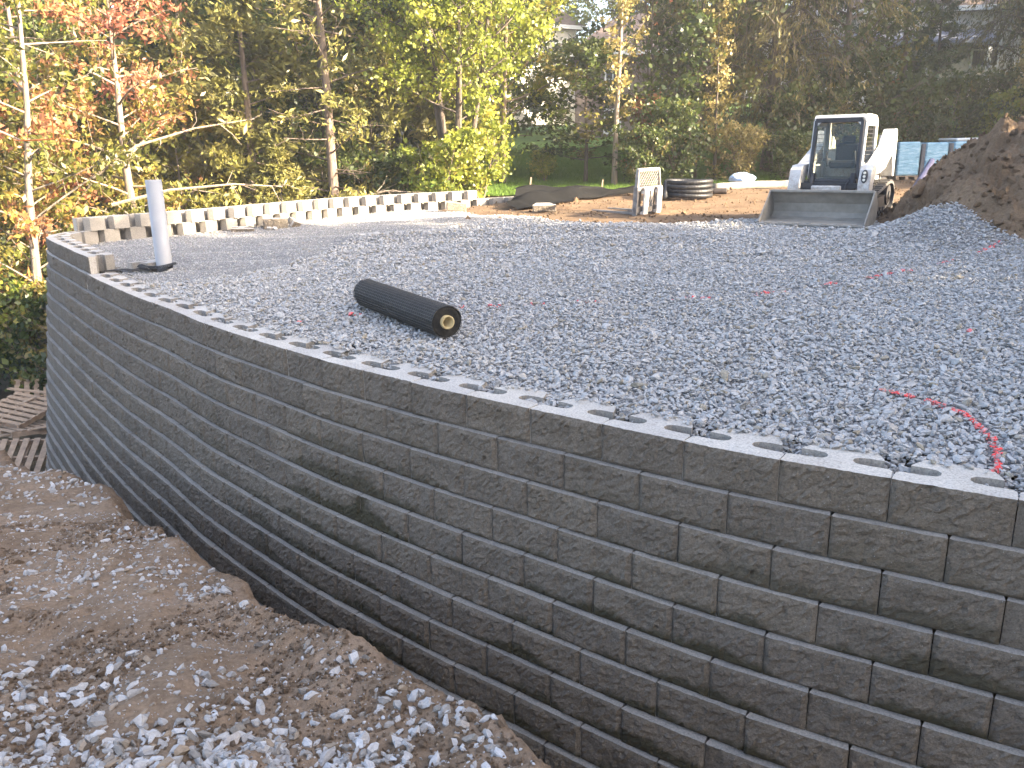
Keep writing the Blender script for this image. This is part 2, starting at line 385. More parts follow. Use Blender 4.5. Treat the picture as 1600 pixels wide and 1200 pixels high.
xs = np.arange(-7.6, 34, .16); ys = np.arange(-5.8, 33, .16)
X, Y = np.meshgrid(xs, ys)
keep = in_poly(X, Y, PAD_POLY) & (X < 33)
tag(grid_obj('soil_yard', X, Y, soil_z(X, Y) - .03, M_SOIL, keep), kind='structure')
GRAV_POLY = [tuple(p) for p in INNER[::6] if p[1] < 19.7] + GRAVEL_FAR + [(34, -5), (7, -5)]
xs = np.arange(-7.2, 14, .1); ys = np.arange(-1.5, 20, .1)
X, Y = np.meshgrid(xs, ys); jx = X + .25 * fbm(X, Y, .8, 3, 31); jy = Y + .35 * fbm(X, Y, .8, 3, 32)
GMID = [tuple(p) for p in BEDL[::6] if p[1] < 19.7] + GRAVEL_FAR + [(34, -5), (7, -5)]
keep = in_poly(X, np.where(Y > 13, jy, Y), GMID)
tag(grid_obj('gravel_bed', X, Y, gz(X, Y) - .008, M_FINES, keep), kind='structure')

# ------------------------------------------------------------------ blocks of the retaining wall
def block_mesh(seed, w=BW - .0045, notch=True, nx=9, nz=4, rough=.009):
    r = np.random.default_rng(seed); h = BH - .001
    us = np.linspace(-w / 2, w / 2, nx + 1); zs = np.linspace(0, h, nz + 1)
    V = []; F = []; M = []
    o1, o2 = r.uniform(0, 99, 2)
    for j, z in enumerate(zs):
        for i, u in enumerate(us):
            e = min(i, nx - i) == 0; t = j in (0, nz)
            y = rough * 1.5 * (fbm(np.array(u * 9 + o1), np.array(z * 9 + o2), 1, 3, seed) + .12) - .004 + (.0035 * r.normal() if nx > 10 else 0)
            if e: y = .009 + .004 * r.random()
            if t: y = (.001 + .004 * r.random()) if j == nz else .009 + .003 * r.random()
            zz = z - (.003 * r.random() if j == nz and not e else 0)
            V.append((u + (0 if e else r.normal(0, .004)), y, zz if t else z + r.normal(0, .003)))
    g = lambda i, j: j * (nx + 1) + i
    for j in range(nz):
        for i in range(nx): F.append([g(i, j), g(i + 1, j), g(i + 1, j + 1), g(i, j + 1)]); M.append(0)
    W = w / 2
    if notch:
        side = [(W - .004, .085), (W - .018, .105), (.118, .105)]
        for a in np.linspace(PI / 2 * 3, PI / 2, 6)[1:-1]: side.append((.100 + .048 * math.cos(a) - .0, .152 + .047 * math.sin(a)))
        side += [(.118, .199), (W - .050, .199), (W - .056, .222), (W - .098, BD)]
    else:
        side = [(W - .05, BD)]
    n0 = len(V); rs = side; ls = [(-a, b) for a, b in side][::-1]
    loop = rs + ls; k = len(loop)
    for z in (0, h):
        for a, b in loop: V.append((a, b, z))
    top = [g(i, nz) for i in range(nx + 1)] + [n0 + k + i for i in range(k)]
    bot = [g(i, 0) for i in range(nx + 1)] + [n0 + i for i in range(k)]
    F.append(top); M.append(1); F.append(bot[::-1]); M.append(1)
    for i in range(k - 1): F.append([n0 + i, n0 + i + 1, n0 + k + i + 1, n0 + k + i]); M.append(2)
    F.append([g(nx, j) for j in range(nz, -1, -1)] + [n0, n0 + k]); M.append(1)
    F.append([g(0, j) for j in range(nz + 1)] + [n0 + 2 * k - 1, n0 + k - 1]); M.append(1)
    return V, F, M
NV = 10
geo_notch = [block_mesh(100 + i) for i in range(NV)]; geo_plain = [block_mesh(200 + i, notch=False) for i in range(NV)]
fine_notch = [block_mesh(300 + i, nx=22, nz=10) for i in range(NV)]; fine_plain = [block_mesh(400 + i, notch=False, nx=22, nz=10) for i in range(NV)]
me_notch = [mesh_data('block', *g[:2], [M_FACE, M_TOP, M_LEDGE], g[2]) for g in fine_notch]
me_plain = [mesh_data('block', *g[:2], [M_FACE, M_LEDGE, M_LEDGE], g[2]) for g in fine_plain]

S_STEP = s_near((-4.98, 9.95)); S_T2 = s_near((-6.95, 13.6)); S_T2END = s_near((-.75, 20.97)); S_T1END = s_near((.15, 21.6)); S_CORNER = s_near((-6.3, 14.6))
S_J0 = s_near((1.957, 3.014))
blocks = []
for k in range(-2, 20):
    P = PATH + PN * (SETB * k); S = arclen(P); s_of = lambda s0: np.interp(s0, PS, S)
    smin, smax = 0, S[-1]
    if k == -1: smin, smax = s_of(S_STEP), s_of(S_T1END)
    elif k == -2: smin, smax = s_of(S_T2), s_of(S_T2END)
    elif k == 0: smax = s_of(S_T1END) + .5
    elif k > 4: smax = s_of(S_CORNER) + .6
    if k >= 0:
        s = s_of(S_J0) + (k % 2) * BW / 2 - 9 * BW + (rng.normal(0, .02) if k else 0)
        while s < 0: s += BW
    else: s = smin
    i = 0
    while s + BW <= smax:
        a = np.array([np.interp(s, S, P[:, 0]), np.interp(s, S, P[:, 1])]); b = np.array([np.interp(s + BW, S, P[:, 0]), np.interp(s + BW, S, P[:, 1])])
        c = (a + b) / 2; d = b - a; d /= np.linalg.norm(d); nrm = np.array([-d[1], d[0]])
        c = c + nrm * rng.normal(0, .0025)
        # block local: x along the face (left as seen from outside is +path), y inwards
        ang = math.atan2(-d[1], -d[0]) + rng.normal(0, .004)
        zt0 = -BH * k - BH
        notch = k <= 0 or (k == 1 and s < s_of(S_STEP) * 0 + 1e9 and False) or (k <= 1 and s > s_of(S_CORNER))
        blocks.append((c[0], c[1], zt0 + rng.normal(0, .0008), ang, k, notch, nrm))
        s += BW; i += 1
wall = empty('retaining_wall', (0, 0, -4.06), 0, 'tall curved retaining wall of grey split-faced concrete blocks around the gravel', 'retaining wall')
BANK_EDGE_PX = [(0, 712), (100, 748), (190, 800), (275, 840), (300, 880), (370, 940), (450, 975), (540, 1015), (650, 1075), (760, 1120), (820, 1200)]
def score(b):
    """rough size of the visible face in the picture"""
    p = np.array([b[0], b[1], b[2] + .12]); u, v, Zd = project(p)
    if Zd < .5 or u < -60 or u > 1660 or v > 1260: return 0
    if u < 820 and v > np.interp(u, [q[0] for q in BANK_EDGE_PX], [q[1] for q in BANK_EDGE_PX]) + 25: return 0
    vd = np.array([0, 0, CAM_H]) - p; vd /= np.linalg.norm(vd)
    f = b[6][0] * vd[0] + b[6][1] * vd[1]
    if f <= 0.02: return (.35 if b[4] <= -1 else (.12 if b[4] <= 0 else 0)) / Zd ** 2 * (1 if (b[4] <= -1) else .5)
    return (max(f, 0) + (.35 * vd[2] if b[5] else 0)) / Zd ** 2
sc = np.array([score(b) for b in blocks]); order = np.argsort(-sc); chosen = set(order[:300].tolist())
MV = []; MF = []; MM = []; nb = 0
for i, b in enumerate(blocks):
    v = int(rng.integers(NV))
    if i in chosen and sc[i] > 0:
        link('block', (me_notch if b[5] else me_plain)[v], wall, (b[0], b[1], b[2] + 4.06), (0, 0, b[3]))
    else:
        g = (geo_notch if b[5] else geo_plain)[v]; V = np.array(g[0]); ca, sa = math.cos(b[3]), math.sin(b[3])
        V = np.stack([V[:, 0] * ca - V[:, 1] * sa + b[0], V[:, 0] * sa + V[:, 1] * ca + b[1], V[:, 2] + b[2] + 4.06], 1)
        MV.append(V); MF += [[q + nb for q in f] for f in g[1]]; MM += (g[2] if b[5] else [2 if q else 0 for q in g[2]]); nb += len(V)
o = obj('block_course', np.concatenate(MV), MF, [M_FACE, M_TOP, M_LEDGE], wall, MM); o['kind'] = 'stuff'
o['label'] = 'remaining blocks of the lower and far courses'

# ------------------------------------------------------------------ scattered stones
def rock_meshes(n, seed, mat, flat=.62, npts=13):
    out = []; r = np.random.default_rng(seed)
    for i in range(n):
        bm = bmesh.new(); el = np.array([1, r.uniform(.62, .95), r.uniform(flat - .12, flat + .15)])
        for _ in range(npts):
            d = r.normal(size=3); d /= np.linalg.norm(d); d *= r.uniform(.82, 1.05); bm.verts.new(Vector(d * el * .5))
        bmesh.ops.convex_hull(bm, input=bm.verts)
        for v in [v for v in bm.verts if not v.link_faces]: bm.verts.remove(v)
        me = bpy.data.meshes.new('stone'); bm.to_mesh(me); bm.free(); me.materials.append(mat); out.append(me)
    return out
def scatter(name, pts, rot, scl, meshes, paint=None):
    colr = bpy.data.collections.new(name + '_sources')
    for me in meshes: colr.objects.link(bpy.data.objects.new('stone_source', me))
    me = bpy.data.meshes.new(name); me.vertices.add(len(pts)); me.vertices.foreach_set('co', np.asarray(pts, np.float32).ravel())
    for nm, ty, arr in (('rot', 'FLOAT_VECTOR', rot), ('scl', 'FLOAT_VECTOR', scl)):
        me.attributes.new(nm, ty, 'POINT').data.foreach_set('vector', np.asarray(arr, np.float32).ravel())
    me.attributes.new('paint', 'FLOAT', 'POINT').data.foreach_set('value', np.zeros(len(pts), np.float32) if paint is None else paint.astype(np.float32))
    me.attributes.new('pick', 'INT', 'POINT').data.foreach_set('value', rng.integers(0, len(meshes), len(pts)).astype(np.int32))
    o = link(name, me); ng = bpy.data.node_groups.new(name, 'GeometryNodeTree')
    ng.interface.new_socket('Geometry', in_out='INPUT', socket_type='NodeSocketGeometry'); ng.interface.new_socket('Geometry', in_out='OUTPUT', socket_type='NodeSocketGeometry')
    gi = ng.nodes.new('NodeGroupInput'); go = ng.nodes.new('NodeGroupOutput'); ip = ng.nodes.new('GeometryNodeInstanceOnPoints')
    ci = ng.nodes.new('GeometryNodeCollectionInfo'); ci.inputs['Collection'].default_value = colr
    ci.inputs['Separate Children'].default_value = True; ci.inputs['Reset Children'].default_value = True
    def attr(nm, ty):
        a = ng.nodes.new('GeometryNodeInputNamedAttribute'); a.data_type = ty; a.inputs['Name'].default_value = nm; return a.outputs['Attribute']
    ng.links.new(gi.outputs[0], ip.inputs['Points']); ng.links.new(ci.outputs[0], ip.inputs['Instance'])
    ip.inputs['Pick Instance'].default_value = True
    ng.links.new(attr('pick', 'INT'), ip.inputs['Instance Index']); ng.links.new(attr('rot', 'FLOAT_VECTOR'), ip.inputs['Rotation']); ng.links.new(attr('scl', 'FLOAT_VECTOR'), ip.inputs['Scale'])
    ng.links.new(ip.outputs[0], go.inputs[0]); md = o.modifiers.new('scatter', 'NODES'); md.node_group = ng
    return o
PAINT = [[(2.066, 4.58), (2.16, 4.47), (2.20, 4.40)], [(2.235, 4.34), (2.29, 4.22), (2.32, 4.10), (2.30, 3.95), (2.27, 3.8), (2.21, 3.62), (2.12, 3.45), (2.03, 3.31)],
         [(-1.8, 6.88), (-1.72, 6.9)], [(-1.45, 7.08), (-1.30, 7.14)], [(-.62, 7.42), (-.42, 7.44)], [(-.2, 7.44), (-.05, 7.46)], [(.1, 7.46), (.35, 7.46)], [(.6, 7.46), (.8, 7.47)],
         [(1.45, 7.46), (1.78, 7.48)], [(2.25, 7.65), (2.45, 7.78), (2.62, 7.86)], [(3.0, 8.1), (3.2, 8.24)], [(3.6, 8.5), (4.1, 8.9), (4.3, 9.0)], [(4.8, 9.45), (5.1, 9.7)], [(5.6, 10.1), (6.1, 10.54)],
         [(3.33, 6.03), (3.39, 6.05)]]
PW = [.9, 1.3] + [.92] * 30
def pack(r, x0, x1, y0, y1, sp):
    gx_, gy_ = np.meshgrid(np.arange(x0, x1, sp), np.arange(y0, y1, sp)); n = gx_.size
    return gx_.ravel() + r.uniform(-.5, .5, n) * sp, gy_.ravel() + r.uniform(-.5, .5, n) * sp
FINE_POLY = [(-8, 8.6), (-4.3, 9.25), (-3.7, 9.25), (-3.05, 10.0), (-2.5, 11.6), (-2.3, 12.6), (-2.6, 14.2), (-1.2, 14.8), (-.6, 15.6), (.4, 16.8), (-1, 21), (-10, 21)]
gp = []; gs = []; gpt = []
r = np.random.default_rng(5)
for (y0, y1, sp, size) in ((-.5, 6.6, .0245, .035), (6.6, 10.2, .026, .034), (10.2, 20, .035, .042)):
    px_, py_ = pack(r, -7, 13, y0, y1, sp)
    # only what the camera side can see
    px_, py_ = px_[np.abs(px_) < .78 * py_ + 2.2], py_[np.abs(px_) < .78 * py_ + 2.2]
    jx = py_ + np.where(py_ > 13, .35 * fbm(px_, py_, .8, 3, 32), 0)
    m = in_poly(px_, jx, GRAV_POLY); px_, py_ = px_[m], py_[m]
    fd, fs = seg_dist(px_, py_, FINE_POLY + FINE_POLY[:1]); fin = in_poly(px_, py_, FINE_POLY)
    fe = np.where(fin, fd, -fd) + .5 * fbm(px_, py_, .9, 3, 41)
    prob = np.where(fe > 0, np.where(r.random(len(px_)) < .8, 1, 0) * 1.0, 1.0)
    m = r.random(len(px_)) < prob; px_, py_, fe = px_[m], py_[m], fe[m]
    n = len(px_); s = size * np.exp(r.normal(0, .30, n)) * np.where(fe > 0, .55, 1.0)
    z = gz(px_, py_) + r.uniform(-.35, .35, n) * s + np.where(fe > 0, -.3 * s, 0)
    gp.append(np.stack([px_, py_, z], 1)); gs.append(s)
# stones that fill the cores of the uppermost course and spill on to the block backs
top_s = S_STEP
n = 9000; ss = r.uniform(0, top_s, n); off = r.uniform(.10, .31, n)
cx = np.interp(ss, PS, PATH[:, 0]) - np.interp(ss, PS, PN[:, 0]) * off; cy = np.interp(ss, PS, PATH[:, 1]) - np.interp(ss, PS, PN[:, 1]) * off
s = .034 * np.exp(r.normal(0, .25, n)); core = np.floor((ss - S_J0) / BW + .5).astype(int) + 500; cd = .016 + .085 * np.random.default_rng(6).random(1000)[core] ** 1.3
deep = np.where(np.interp(ss, PS, PATH[:, 1]) > 8.6, .15, cd)
z = -deep - r.uniform(0, .06, n)
gp.append(np.stack([cx, cy, z], 1)); gs.append(s)
n = 9000; ss = r.uniform(0, top_s, n); off = r.uniform(.20, .40, n)
cx = np.interp(ss, PS, PATH[:, 0]) - np.interp(ss, PS, PN[:, 0]) * off; cy = np.interp(ss, PS, PATH[:, 1]) - np.interp(ss, PS, PN[:, 1]) * off
s = .034 * np.exp(r.normal(0, .25, n)); gp.append(np.stack([cx, cy, -.020 - r.uniform(0, .07, n)], 1)); gs.append(s)
n = 700; ss = r.uniform(0, top_s * .9, n); off = .305 - np.abs(r.normal(0, .03, n))
cx = np.interp(ss, PS, PATH[:, 0]) - np.interp(ss, PS, PN[:, 0]) * off; cy = np.interp(ss, PS, PATH[:, 1]) - np.interp(ss, PS, PN[:, 1]) * off
s = .030 * np.exp(r.normal(0, .3, n)); gp.append(np.stack([cx, cy, .30 * s], 1)); gs.append(s)
gp = np.concatenate(gp); gs = np.concatenate(gs); n = len(gp)
rot = np.stack([r.normal(0, .35, n), r.normal(0, .35, n), r.uniform(0, 2 * PI, n)], 1)
scl = gs[:, None] * np.stack([r.uniform(.9, 1.35, n), r.uniform(.8, 1.1, n), r.uniform(.7, 1.1, n)], 1)
pnt = np.zeros(n)
for seg, w in zip(PAINT, PW):
    d, _ = seg_dist(gp[:, 0], gp[:, 1], seg); pnt = np.maximum(pnt, w * np.clip(1.2 - d / (.030 if w > 1 else .035), 0, 1) * np.where(r.random(n) < .9, 1, .3))
ex = []
for seg in PAINT[:2]:
    P = np.array(seg); t = r.uniform(0, len(P) - 1, 26 * len(P)); q = np.stack([np.interp(t, range(len(P)), P[:, 0]), np.interp(t, range(len(P)), P[:, 1])], 1) + r.normal(0, .010, (len(t), 2)); ex.append(q)
ex = np.concatenate(ex); es = .020 * np.exp(r.normal(0, .3, len(ex))); ne = len(ex)
near = np.min([seg_dist(gp[:, 0], gp[:, 1], sg2)[0] for sg2 in PAINT[:2]], axis=0) < .05
pnt[near] *= .62; scl[near] *= .8
gp = np.concatenate([gp, np.column_stack([ex, gz(ex[:, 0], ex[:, 1]) + .012 + r.uniform(-.004, .006, ne)])]); pnt = np.concatenate([pnt, r.uniform(.55, 1.05, ne)])
rot = np.concatenate([rot, np.stack([r.normal(0, .35, ne), r.normal(0, .35, ne), r.uniform(0, 6.28, ne)], 1)]); scl = np.concatenate([scl, es[:, None] * r.uniform(.8, 1.2, (ne, 3))])
ROCKS = rock_meshes(14, 3, M_STONE)
tag(scatter('gravel', gp, rot, scl, ROCKS, pnt), 'loose grey crushed stone spread over the whole pad behind the wall', 'gravel', kind='stuff')
print('gravel', n)

# ------------------------------------------------------------------ foreground dirt bank
EDGE = [(1.6, -4.2), (1.15, -2.2), (.85, -.4), (.62, .6), (.33, 1.55), (.06, 2.2), (-.02, 2.36), (-.114, 2.626), (-.397, 2.86), (-.746, 3.23), (-1.077, 3.529), (-1.419, 3.834),
        (-1.66, 4.22), (-1.891, 4.471), (-2.05, 4.86), (-2.199, 5.008), (-2.874, 5.696), (-3.35, 6.45), (-3.937, 6.895), (-4.6, 7.35), (-5.216, 8.067), (-6.4, 8.9), (-8.2, 9.9), (-10.5, 10.8)]
def bank_top(x, y):
    z = -.2 - .17 * y
    z = z + .05 * fbm(x, y, .9, 3, 51) + .060 * fbm(x, y, 3.0, 5, 52, .68) + .03 * np.abs(fbm(x, y, 7.0, 3, 54, .6))
    # shallow ruts running down the bank
    a = x * .86 + y * .5; z = z + .012 * np.sin(a * 7 + 2 * fbm(x, y, .8, 2, 53))
    return z
xs = np.concatenate([np.arange(-10, -3, .10), np.arange(-3, 1.2, .032), np.arange(1.2, 3.0, .12)]); ys = np.concatenate([np.arange(-3.6, 1.6, .12), np.arange(1.6, 5.4, .032), np.arange(5.4, 11.2, .07)])
X, Y = np.meshgrid(xs, ys)
wx = X + .12 * fbm(X, Y, 2.2, 5, 61, .6) + .05 * fbm(X, Y, 8, 3, 65); wy = Y + .12 * fbm(X, Y, 2.2, 5, 62, .6) + .05 * fbm(X, Y, 8, 3, 66)
d, sd_ = seg_dist(wx, wy, EDGE); sg = np.where(sd_ > 0, d, -d)
out = np.clip(-sg, 0, None)
lip = .035 * np.exp(-(sg / .12) ** 2)
Z = bank_top(X, Y) + lip - .25 * smooth(out / .1) * np.minimum(out, .3) - out * 2.3 + .10 * fbm(X, Y, 4, 3, 63) * smooth(out / .15)
Z = np.maximum(Z, -4.15 + .06 * fbm(X, Y, .8, 3, 64))
tag(grid_obj('dirt_bank', X, Y, Z, M_BANK, out < 2.2), kind='structure')
BX, BY, BZ = X, Y, Z
def bank_z(x, y):
    ix = np.clip(np.searchsorted(xs, x) - 1, 0, len(xs) - 2); iy = np.clip(np.searchsorted(ys, y) - 1, 0, len(ys) - 2)
    tx = (x - xs[ix]) / (xs[ix + 1] - xs[ix]); ty = (y - ys[iy]) / (ys[iy + 1] - ys[iy])
    return (BZ[iy, ix] * (1 - tx) + BZ[iy, ix + 1] * tx) * (1 - ty) + (BZ[iy + 1, ix] * (1 - tx) + BZ[iy + 1, ix + 1] * tx) * ty
r = np.random.default_rng(9)
bx = []; by = []; bs = []
def blob(cx, cy, sx, sy, n, size, sg_=.35):
    bx.append(r.normal(cx, sx, n)); by.append(r.normal(cy, sy, n)); bs.append(size * np.exp(r.normal(0, sg_, n)))
# heavy spill at the near left, strings of stone along the lip, a thin scatter everywhere
bx.append(r.uniform(-2.3, -.35, 900)); by.append(2.22 + np.abs(r.normal(0, .13, 900))); bs.append(.036 * np.exp(r.normal(0, .42, 900)))
blob(-1.9, 2.72, .28, .12, 130, .044); blob(-1.35, 2.48, .40, .09, 110, .046); blob(-.75, 2.40, .3, .08, 60, .046)
blob(-2.2, 3.0, .3, .18, 90, .05); blob(-1.2, 2.95, .35, .18, 60, .045)
blob(-.35, 2.62, .16, .07, 60, .048); blob(-.10, 2.45, .10, .10, 40, .045)
blob(-1.52, 3.93, .17, .08, 75, .040); blob(-2.05, 4.2, .26, .10, 95, .038); blob(-2.5, 4.5, .35, .2, 60, .036)
blob(-3.9, 6.45, .55, .25, 230, .042); blob(-4.6, 7.2, .5, .3, 200, .045); blob(-3.2, 5.8, .35, .22, 90, .038); blob(-2.4, 4.95, .2, .12, 60, .036)
blob(-2.9, 3.9, .4, .25, 120, .045)
bx.append(r.uniform(-5.5, .3, 900)); by.append(r.uniform(2.2, 7.5, 900)); bs.append(.022 * np.exp(r.normal(0, .5, 900)))
bx.append(r.uniform(-3.6, .1, 11000)); by.append(r.uniform(2.2, 5.6, 11000)); bs.append(.011 * np.exp(r.normal(0, .5, 11000)))
bx = np.concatenate(bx); by = np.concatenate(by); bs = np.minimum(np.concatenate(bs) * .88, .066)
d, sd_ = seg_dist(bx, by, EDGE); m = (sd_ > 0) & (d > -.02) & (bx > -9) & (by < 10); bx, by, bs = bx[m], by[m], bs[m]; n = len(bx)
pts = np.stack([bx, by, bank_z(bx, by) + bs * r.uniform(-.05, .2, n)], 1)
rot = np.stack([r.normal(0, .4, n), r.normal(0, .4, n), r.uniform(0, 2 * PI, n)], 1)
scl = bs[:, None] * np.stack([r.uniform(.9, 1.4, n), r.uniform(.8, 1.1, n), r.uniform(.75, 1.15, n)], 1)
tag(scatter('bank_stones', pts, rot, scl, rock_meshes(14, 13, M_BANKSTONE, .68, 14)), 'pale broken stones scattered over the brown dirt bank', 'stones', kind='stuff')
# earth clods on the bank, the yard and the pile
r = np.random.default_rng(19)
cx = r.uniform(-3.8, .2, 26000); cy = r.uniform(2.2, 5.4, 26000); cs = .012 * np.exp(r.normal(0, .5, 26000))
d, sd_ = seg_dist(cx, cy, EDGE); m = (sd_ > 0) & (vnoise(cx * 2.2, cy * 2.2, 8) > -.12); cx, cy, cs = cx[m], cy[m], cs[m]
p1 = np.stack([cx, cy, bank_z(cx, cy) + cs * .2], 1)
def pile_h(x, y):
    e = .25 * fbm(x, y, .9, 3, 71)
    h = smooth((x + e - 5.75) / 1.75) * smooth((y + e - 10.0) / 2.2) * smooth((15.6 - y + e) / 2.2) * smooth((14.5 - x) / 3)
    return 1.52 * h
def pile_z(x, y):
    h = pile_h(x, y)
    return gz(x, y) - .10 + h * (1 + .28 * fbm(x, y, .8, 3, 72)) + (.26 * fbm(x, y, 1.7, 5, 73, .62) - .22 * np.abs(fbm(x, y, 1.3, 4, 75, .6)) + .05) * smooth(h / .45) + .12 * np.abs(fbm(x, y, 5, 4, 74, .65)) * smooth(h / .3)
xs2 = np.arange(5.2, 15, .05); ys2 = np.arange(9.4, 16.4, .05); X, Y = np.meshgrid(xs2, ys2); HH = pile_h(X, Y)
px2 = grid_obj('soil_pile', X, Y, pile_z(X, Y), M_PILE, HH > .012, False)
tag(px2, 'heaped brown soil pile at the edge of the gravel beside the loader', 'soil pile', kind='thing')
cx = r.uniform(5.6, 13, 3500); cy = r.uniform(9.8, 16, 3500); cs = .055 * np.exp(r.normal(0, .55, 3500)); m = pile_h(cx, cy) > .05; cx, cy, cs = cx[m], cy[m], cs[m]
p2 = np.stack([cx, cy, pile_z(cx, cy) + cs * .15], 1); c2 = cs
cx = r.uniform(-1, 22, 5000); cy = r.uniform(14.2, 28, 5000); cs3 = .04 * np.exp(r.normal(0, .5, 5000)); m = in_poly(cx, cy, PAD_POLY); cx, cy, cs3 = cx[m], cy[m], cs3[m]
p3 = np.stack([cx, cy, soil_z(cx, cy) - .03 + cs3 * .2], 1)
cs1 = bs_ = .012 * np.ones(0)
P3 = [(p1, None), (p2, c2), (p3, cs3)]
d, sd_ = None, None
sz1 = .012 * np.exp(r.normal(0, .55, len(p1)))
allp = np.concatenate([p1, p2, p3]); alls = np.concatenate([sz1, c2, cs3]); n = len(allp)
rot = r.uniform(-PI, PI, (n, 3)); scl = alls[:, None] * r.uniform(.75, 1.3, (n, 3))
i1, i2 = len(p1), len(p1) + len(p2)
tag(scatter('soil_crumbs', allp[:i1], rot[:i1], scl[:i1], rock_meshes(8, 23, M_BANK, .8, 12)), 'small brown earth crumbs on the near bank', 'soil', kind='stuff')
tag(scatter('soil_clods', allp[i1:i2], rot[i1:i2], scl[i1:i2], rock_meshes(8, 24, M_PILE, .8, 12)), 'brown earth clods lying on the soil pile', 'soil', kind='stuff')
tag(scatter('yard_clods', allp[i2:], rot[i2:], scl[i2:], rock_meshes(8, 25, M_SOIL, .8, 12)), 'reddish brown earth clods on the bare yard behind the gravel', 'soil', kind='stuff')

# ------------------------------------------------------------------ trees
def leaf_geo(r, C, L, W, droop=.3, tint=None, dirs=None):
    n = len(C)
    a = r.normal(size=(n, 3)); a[:, 2] -= droop
    if dirs is not None: a = a * .55 + dirs * 1.2
    a /= np.linalg.norm(a, axis=1)[:, None] + 1e-9
    b = np.cross(a, r.normal(size=(n, 3))); b /= np.linalg.norm(b, axis=1)[:, None] + 1e-9
    s = np.exp(np.clip(r.normal(0, .36, n), -.9, .55))[:, None]
    V = np.stack([C - a * L * s * .5, C + b * W * s * .5 + a * L * s * .05, C + a * L * s * .5, C - b * W * s * .5 + a * L * s * .05], 1).reshape(-1, 3)
    return V, np.arange(4 * n).reshape(n, 4)
def make_tree(seed, H=9.0, r0=.13, stems=1, cb=.12, nb=26, L=2.6, up=.45, curve=.25, sec=6, k=26, leaf=(.10, .065), spread=.20, shape='round', lean=.03,
              twigs=True, hang=0.0, tint0=.15, tint1=.85, bare=0.0, stemspread=.0, dirleaf=False, ct=1.0):
    r = np.random.default_rng(seed); wood = MB(); LC = []; LT = []; LD = []
    for st in range(stems):
        az = r.uniform(0, 2 * PI); n = 12; t = np.linspace(0, 1, n)
        ln = lean + (stemspread if stems > 1 else 0); hh = H * r.uniform(.85, 1.05)
        wob = np.cumsum(r.normal(0, .012 * H / 3, (n, 2)), axis=0) * t[:, None]
        T = np.stack([math.cos(az) * (ln * hh * t ** .8) + wob[:, 0], math.sin(az) * (ln * hh * t ** .8) + wob[:, 1], t * hh], 1)
        rad = r0 * (1 - .86 * t) * np.where(t < .05, 1.25, 1)
        if stems > 1: rad = rad * .72
        wood.tube(T, rad, 8)
        for i in range(nb):
            tt = cb + (1 - cb) * ((i + r.random()) / nb) * .97
            p0 = np.array([np.interp(tt, t, T[:, q]) for q in range(3)]); rr = np.interp(tt, t, rad)
            a = i * 2.399 + r.normal(0, .5); v = (tt - cb) / (1 - cb)
            if shape == 'round': ll = L * (.45 + .75 * math.sin(PI * min(1, v * .8 + .22)))
            elif shape == 'cone': ll = L * (1.08 - .95 * v)
            elif shape == 'column': ll = L * (.5 + .5 * math.sin(PI * (v * .9 + .1)))
            else: ll = L
            ll *= r.uniform(.65, 1.15); e = up + r.normal(0, .18)
            d = np.array([math.cos(a) * math.cos(e), math.sin(a) * math.cos(e), math.sin(e)]); m = 6; u = np.linspace(0, 1, m)
            B = p0 + d * (u * ll)[:, None]; B[:, 2] += curve * ll * u ** 2 - (hang * ll * u ** 2.2); B += np.cumsum(r.normal(0, .035 * ll / 3, (m, 3)), 0) * u[:, None]
            br = max(.006, min(rr * .5, .011 * ll + .004)); wood.tube(B, br * (1 - .8 * u) + .002, 5, cap=False)
            ctint = r.uniform(tint0, tint1)
            if r.random() < bare:
                for _ in range(5):
                    uu = r.uniform(.25, 1); q0 = np.array([np.interp(uu, u, B[:, q]) for q in range(3)]); dd_ = d * .5 + r.normal(0, .6, 3)
                    wood.tube(np.stack([q0, q0 + dd_ * ll * .16 + r.normal(0, .03, 3), q0 + dd_ * ll * .34 + r.normal(0, .06, 3)]), [.006, .004, .002], 3, cap=False)
                continue
            for j in range(sec):
                uu = .22 + .78 * (j + r.random()) / sec; q0 = np.array([np.interp(uu, u, B[:, q]) for q in range(3)])
                dd_ = d * .7 + r.normal(0, .62, 3); dd_[2] += .05 - hang * 2.2; dd_ /= np.linalg.norm(dd_); sl = ll * .36 * r.uniform(.6, 1.2) * (1.15 - .5 * uu)
                if hang > 0: sl = r.uniform(.6, 1.7) * max(.4, hang * 2)
                w = np.linspace(0, 1, 4); Sx = q0 + dd_ * (w * sl)[:, None]; Sx[:, 2] -= hang * sl * w ** 1.5 * .8
                if twigs: wood.tube(Sx, np.linspace(max(.004, br * .4), .002, 4), 3, cap=False)
                kk = max(3, int(k * r.uniform(.6, 1.3))); lu = r.uniform(.1, 1.08, kk)
                C = np.stack([np.interp(lu, w, Sx[:, q]) for q in range(3)], 1) + r.normal(0, spread, (kk, 3)) * np.array([1, 1, .7]) * (.4 + .6 * lu[:, None])
                LC.append(C); LT.append(np.clip(ctint + r.normal(0, .09) + r.normal(0, .10, kk), 0, 1)); LD.append(np.repeat(dd_[None] - np.array([0, 0, hang]), kk, 0))
    C = np.concatenate(LC); Tn = np.concatenate(LT)
    V, F = leaf_geo(r, C, leaf[0], leaf[1], .35 + hang, dirs=np.concatenate(LD) if dirleaf else None)
    return wood, V, F, Tn
PROTO = {}
def proto(name, leafm, barkm, **kw):
    wood, V, F, T = make_tree(**kw)
    wm = mesh_data('trunk', np.concatenate(wood.V), wood.F, barkm, None, True)
    lm = mesh_data('crown', V, F, leafm); lm.attributes.new('tint', 'FLOAT', 'FACE').data.foreach_set('value', T.astype(np.float32))
    PROTO[name] = (wm, lm); return len(F)
tot = 0
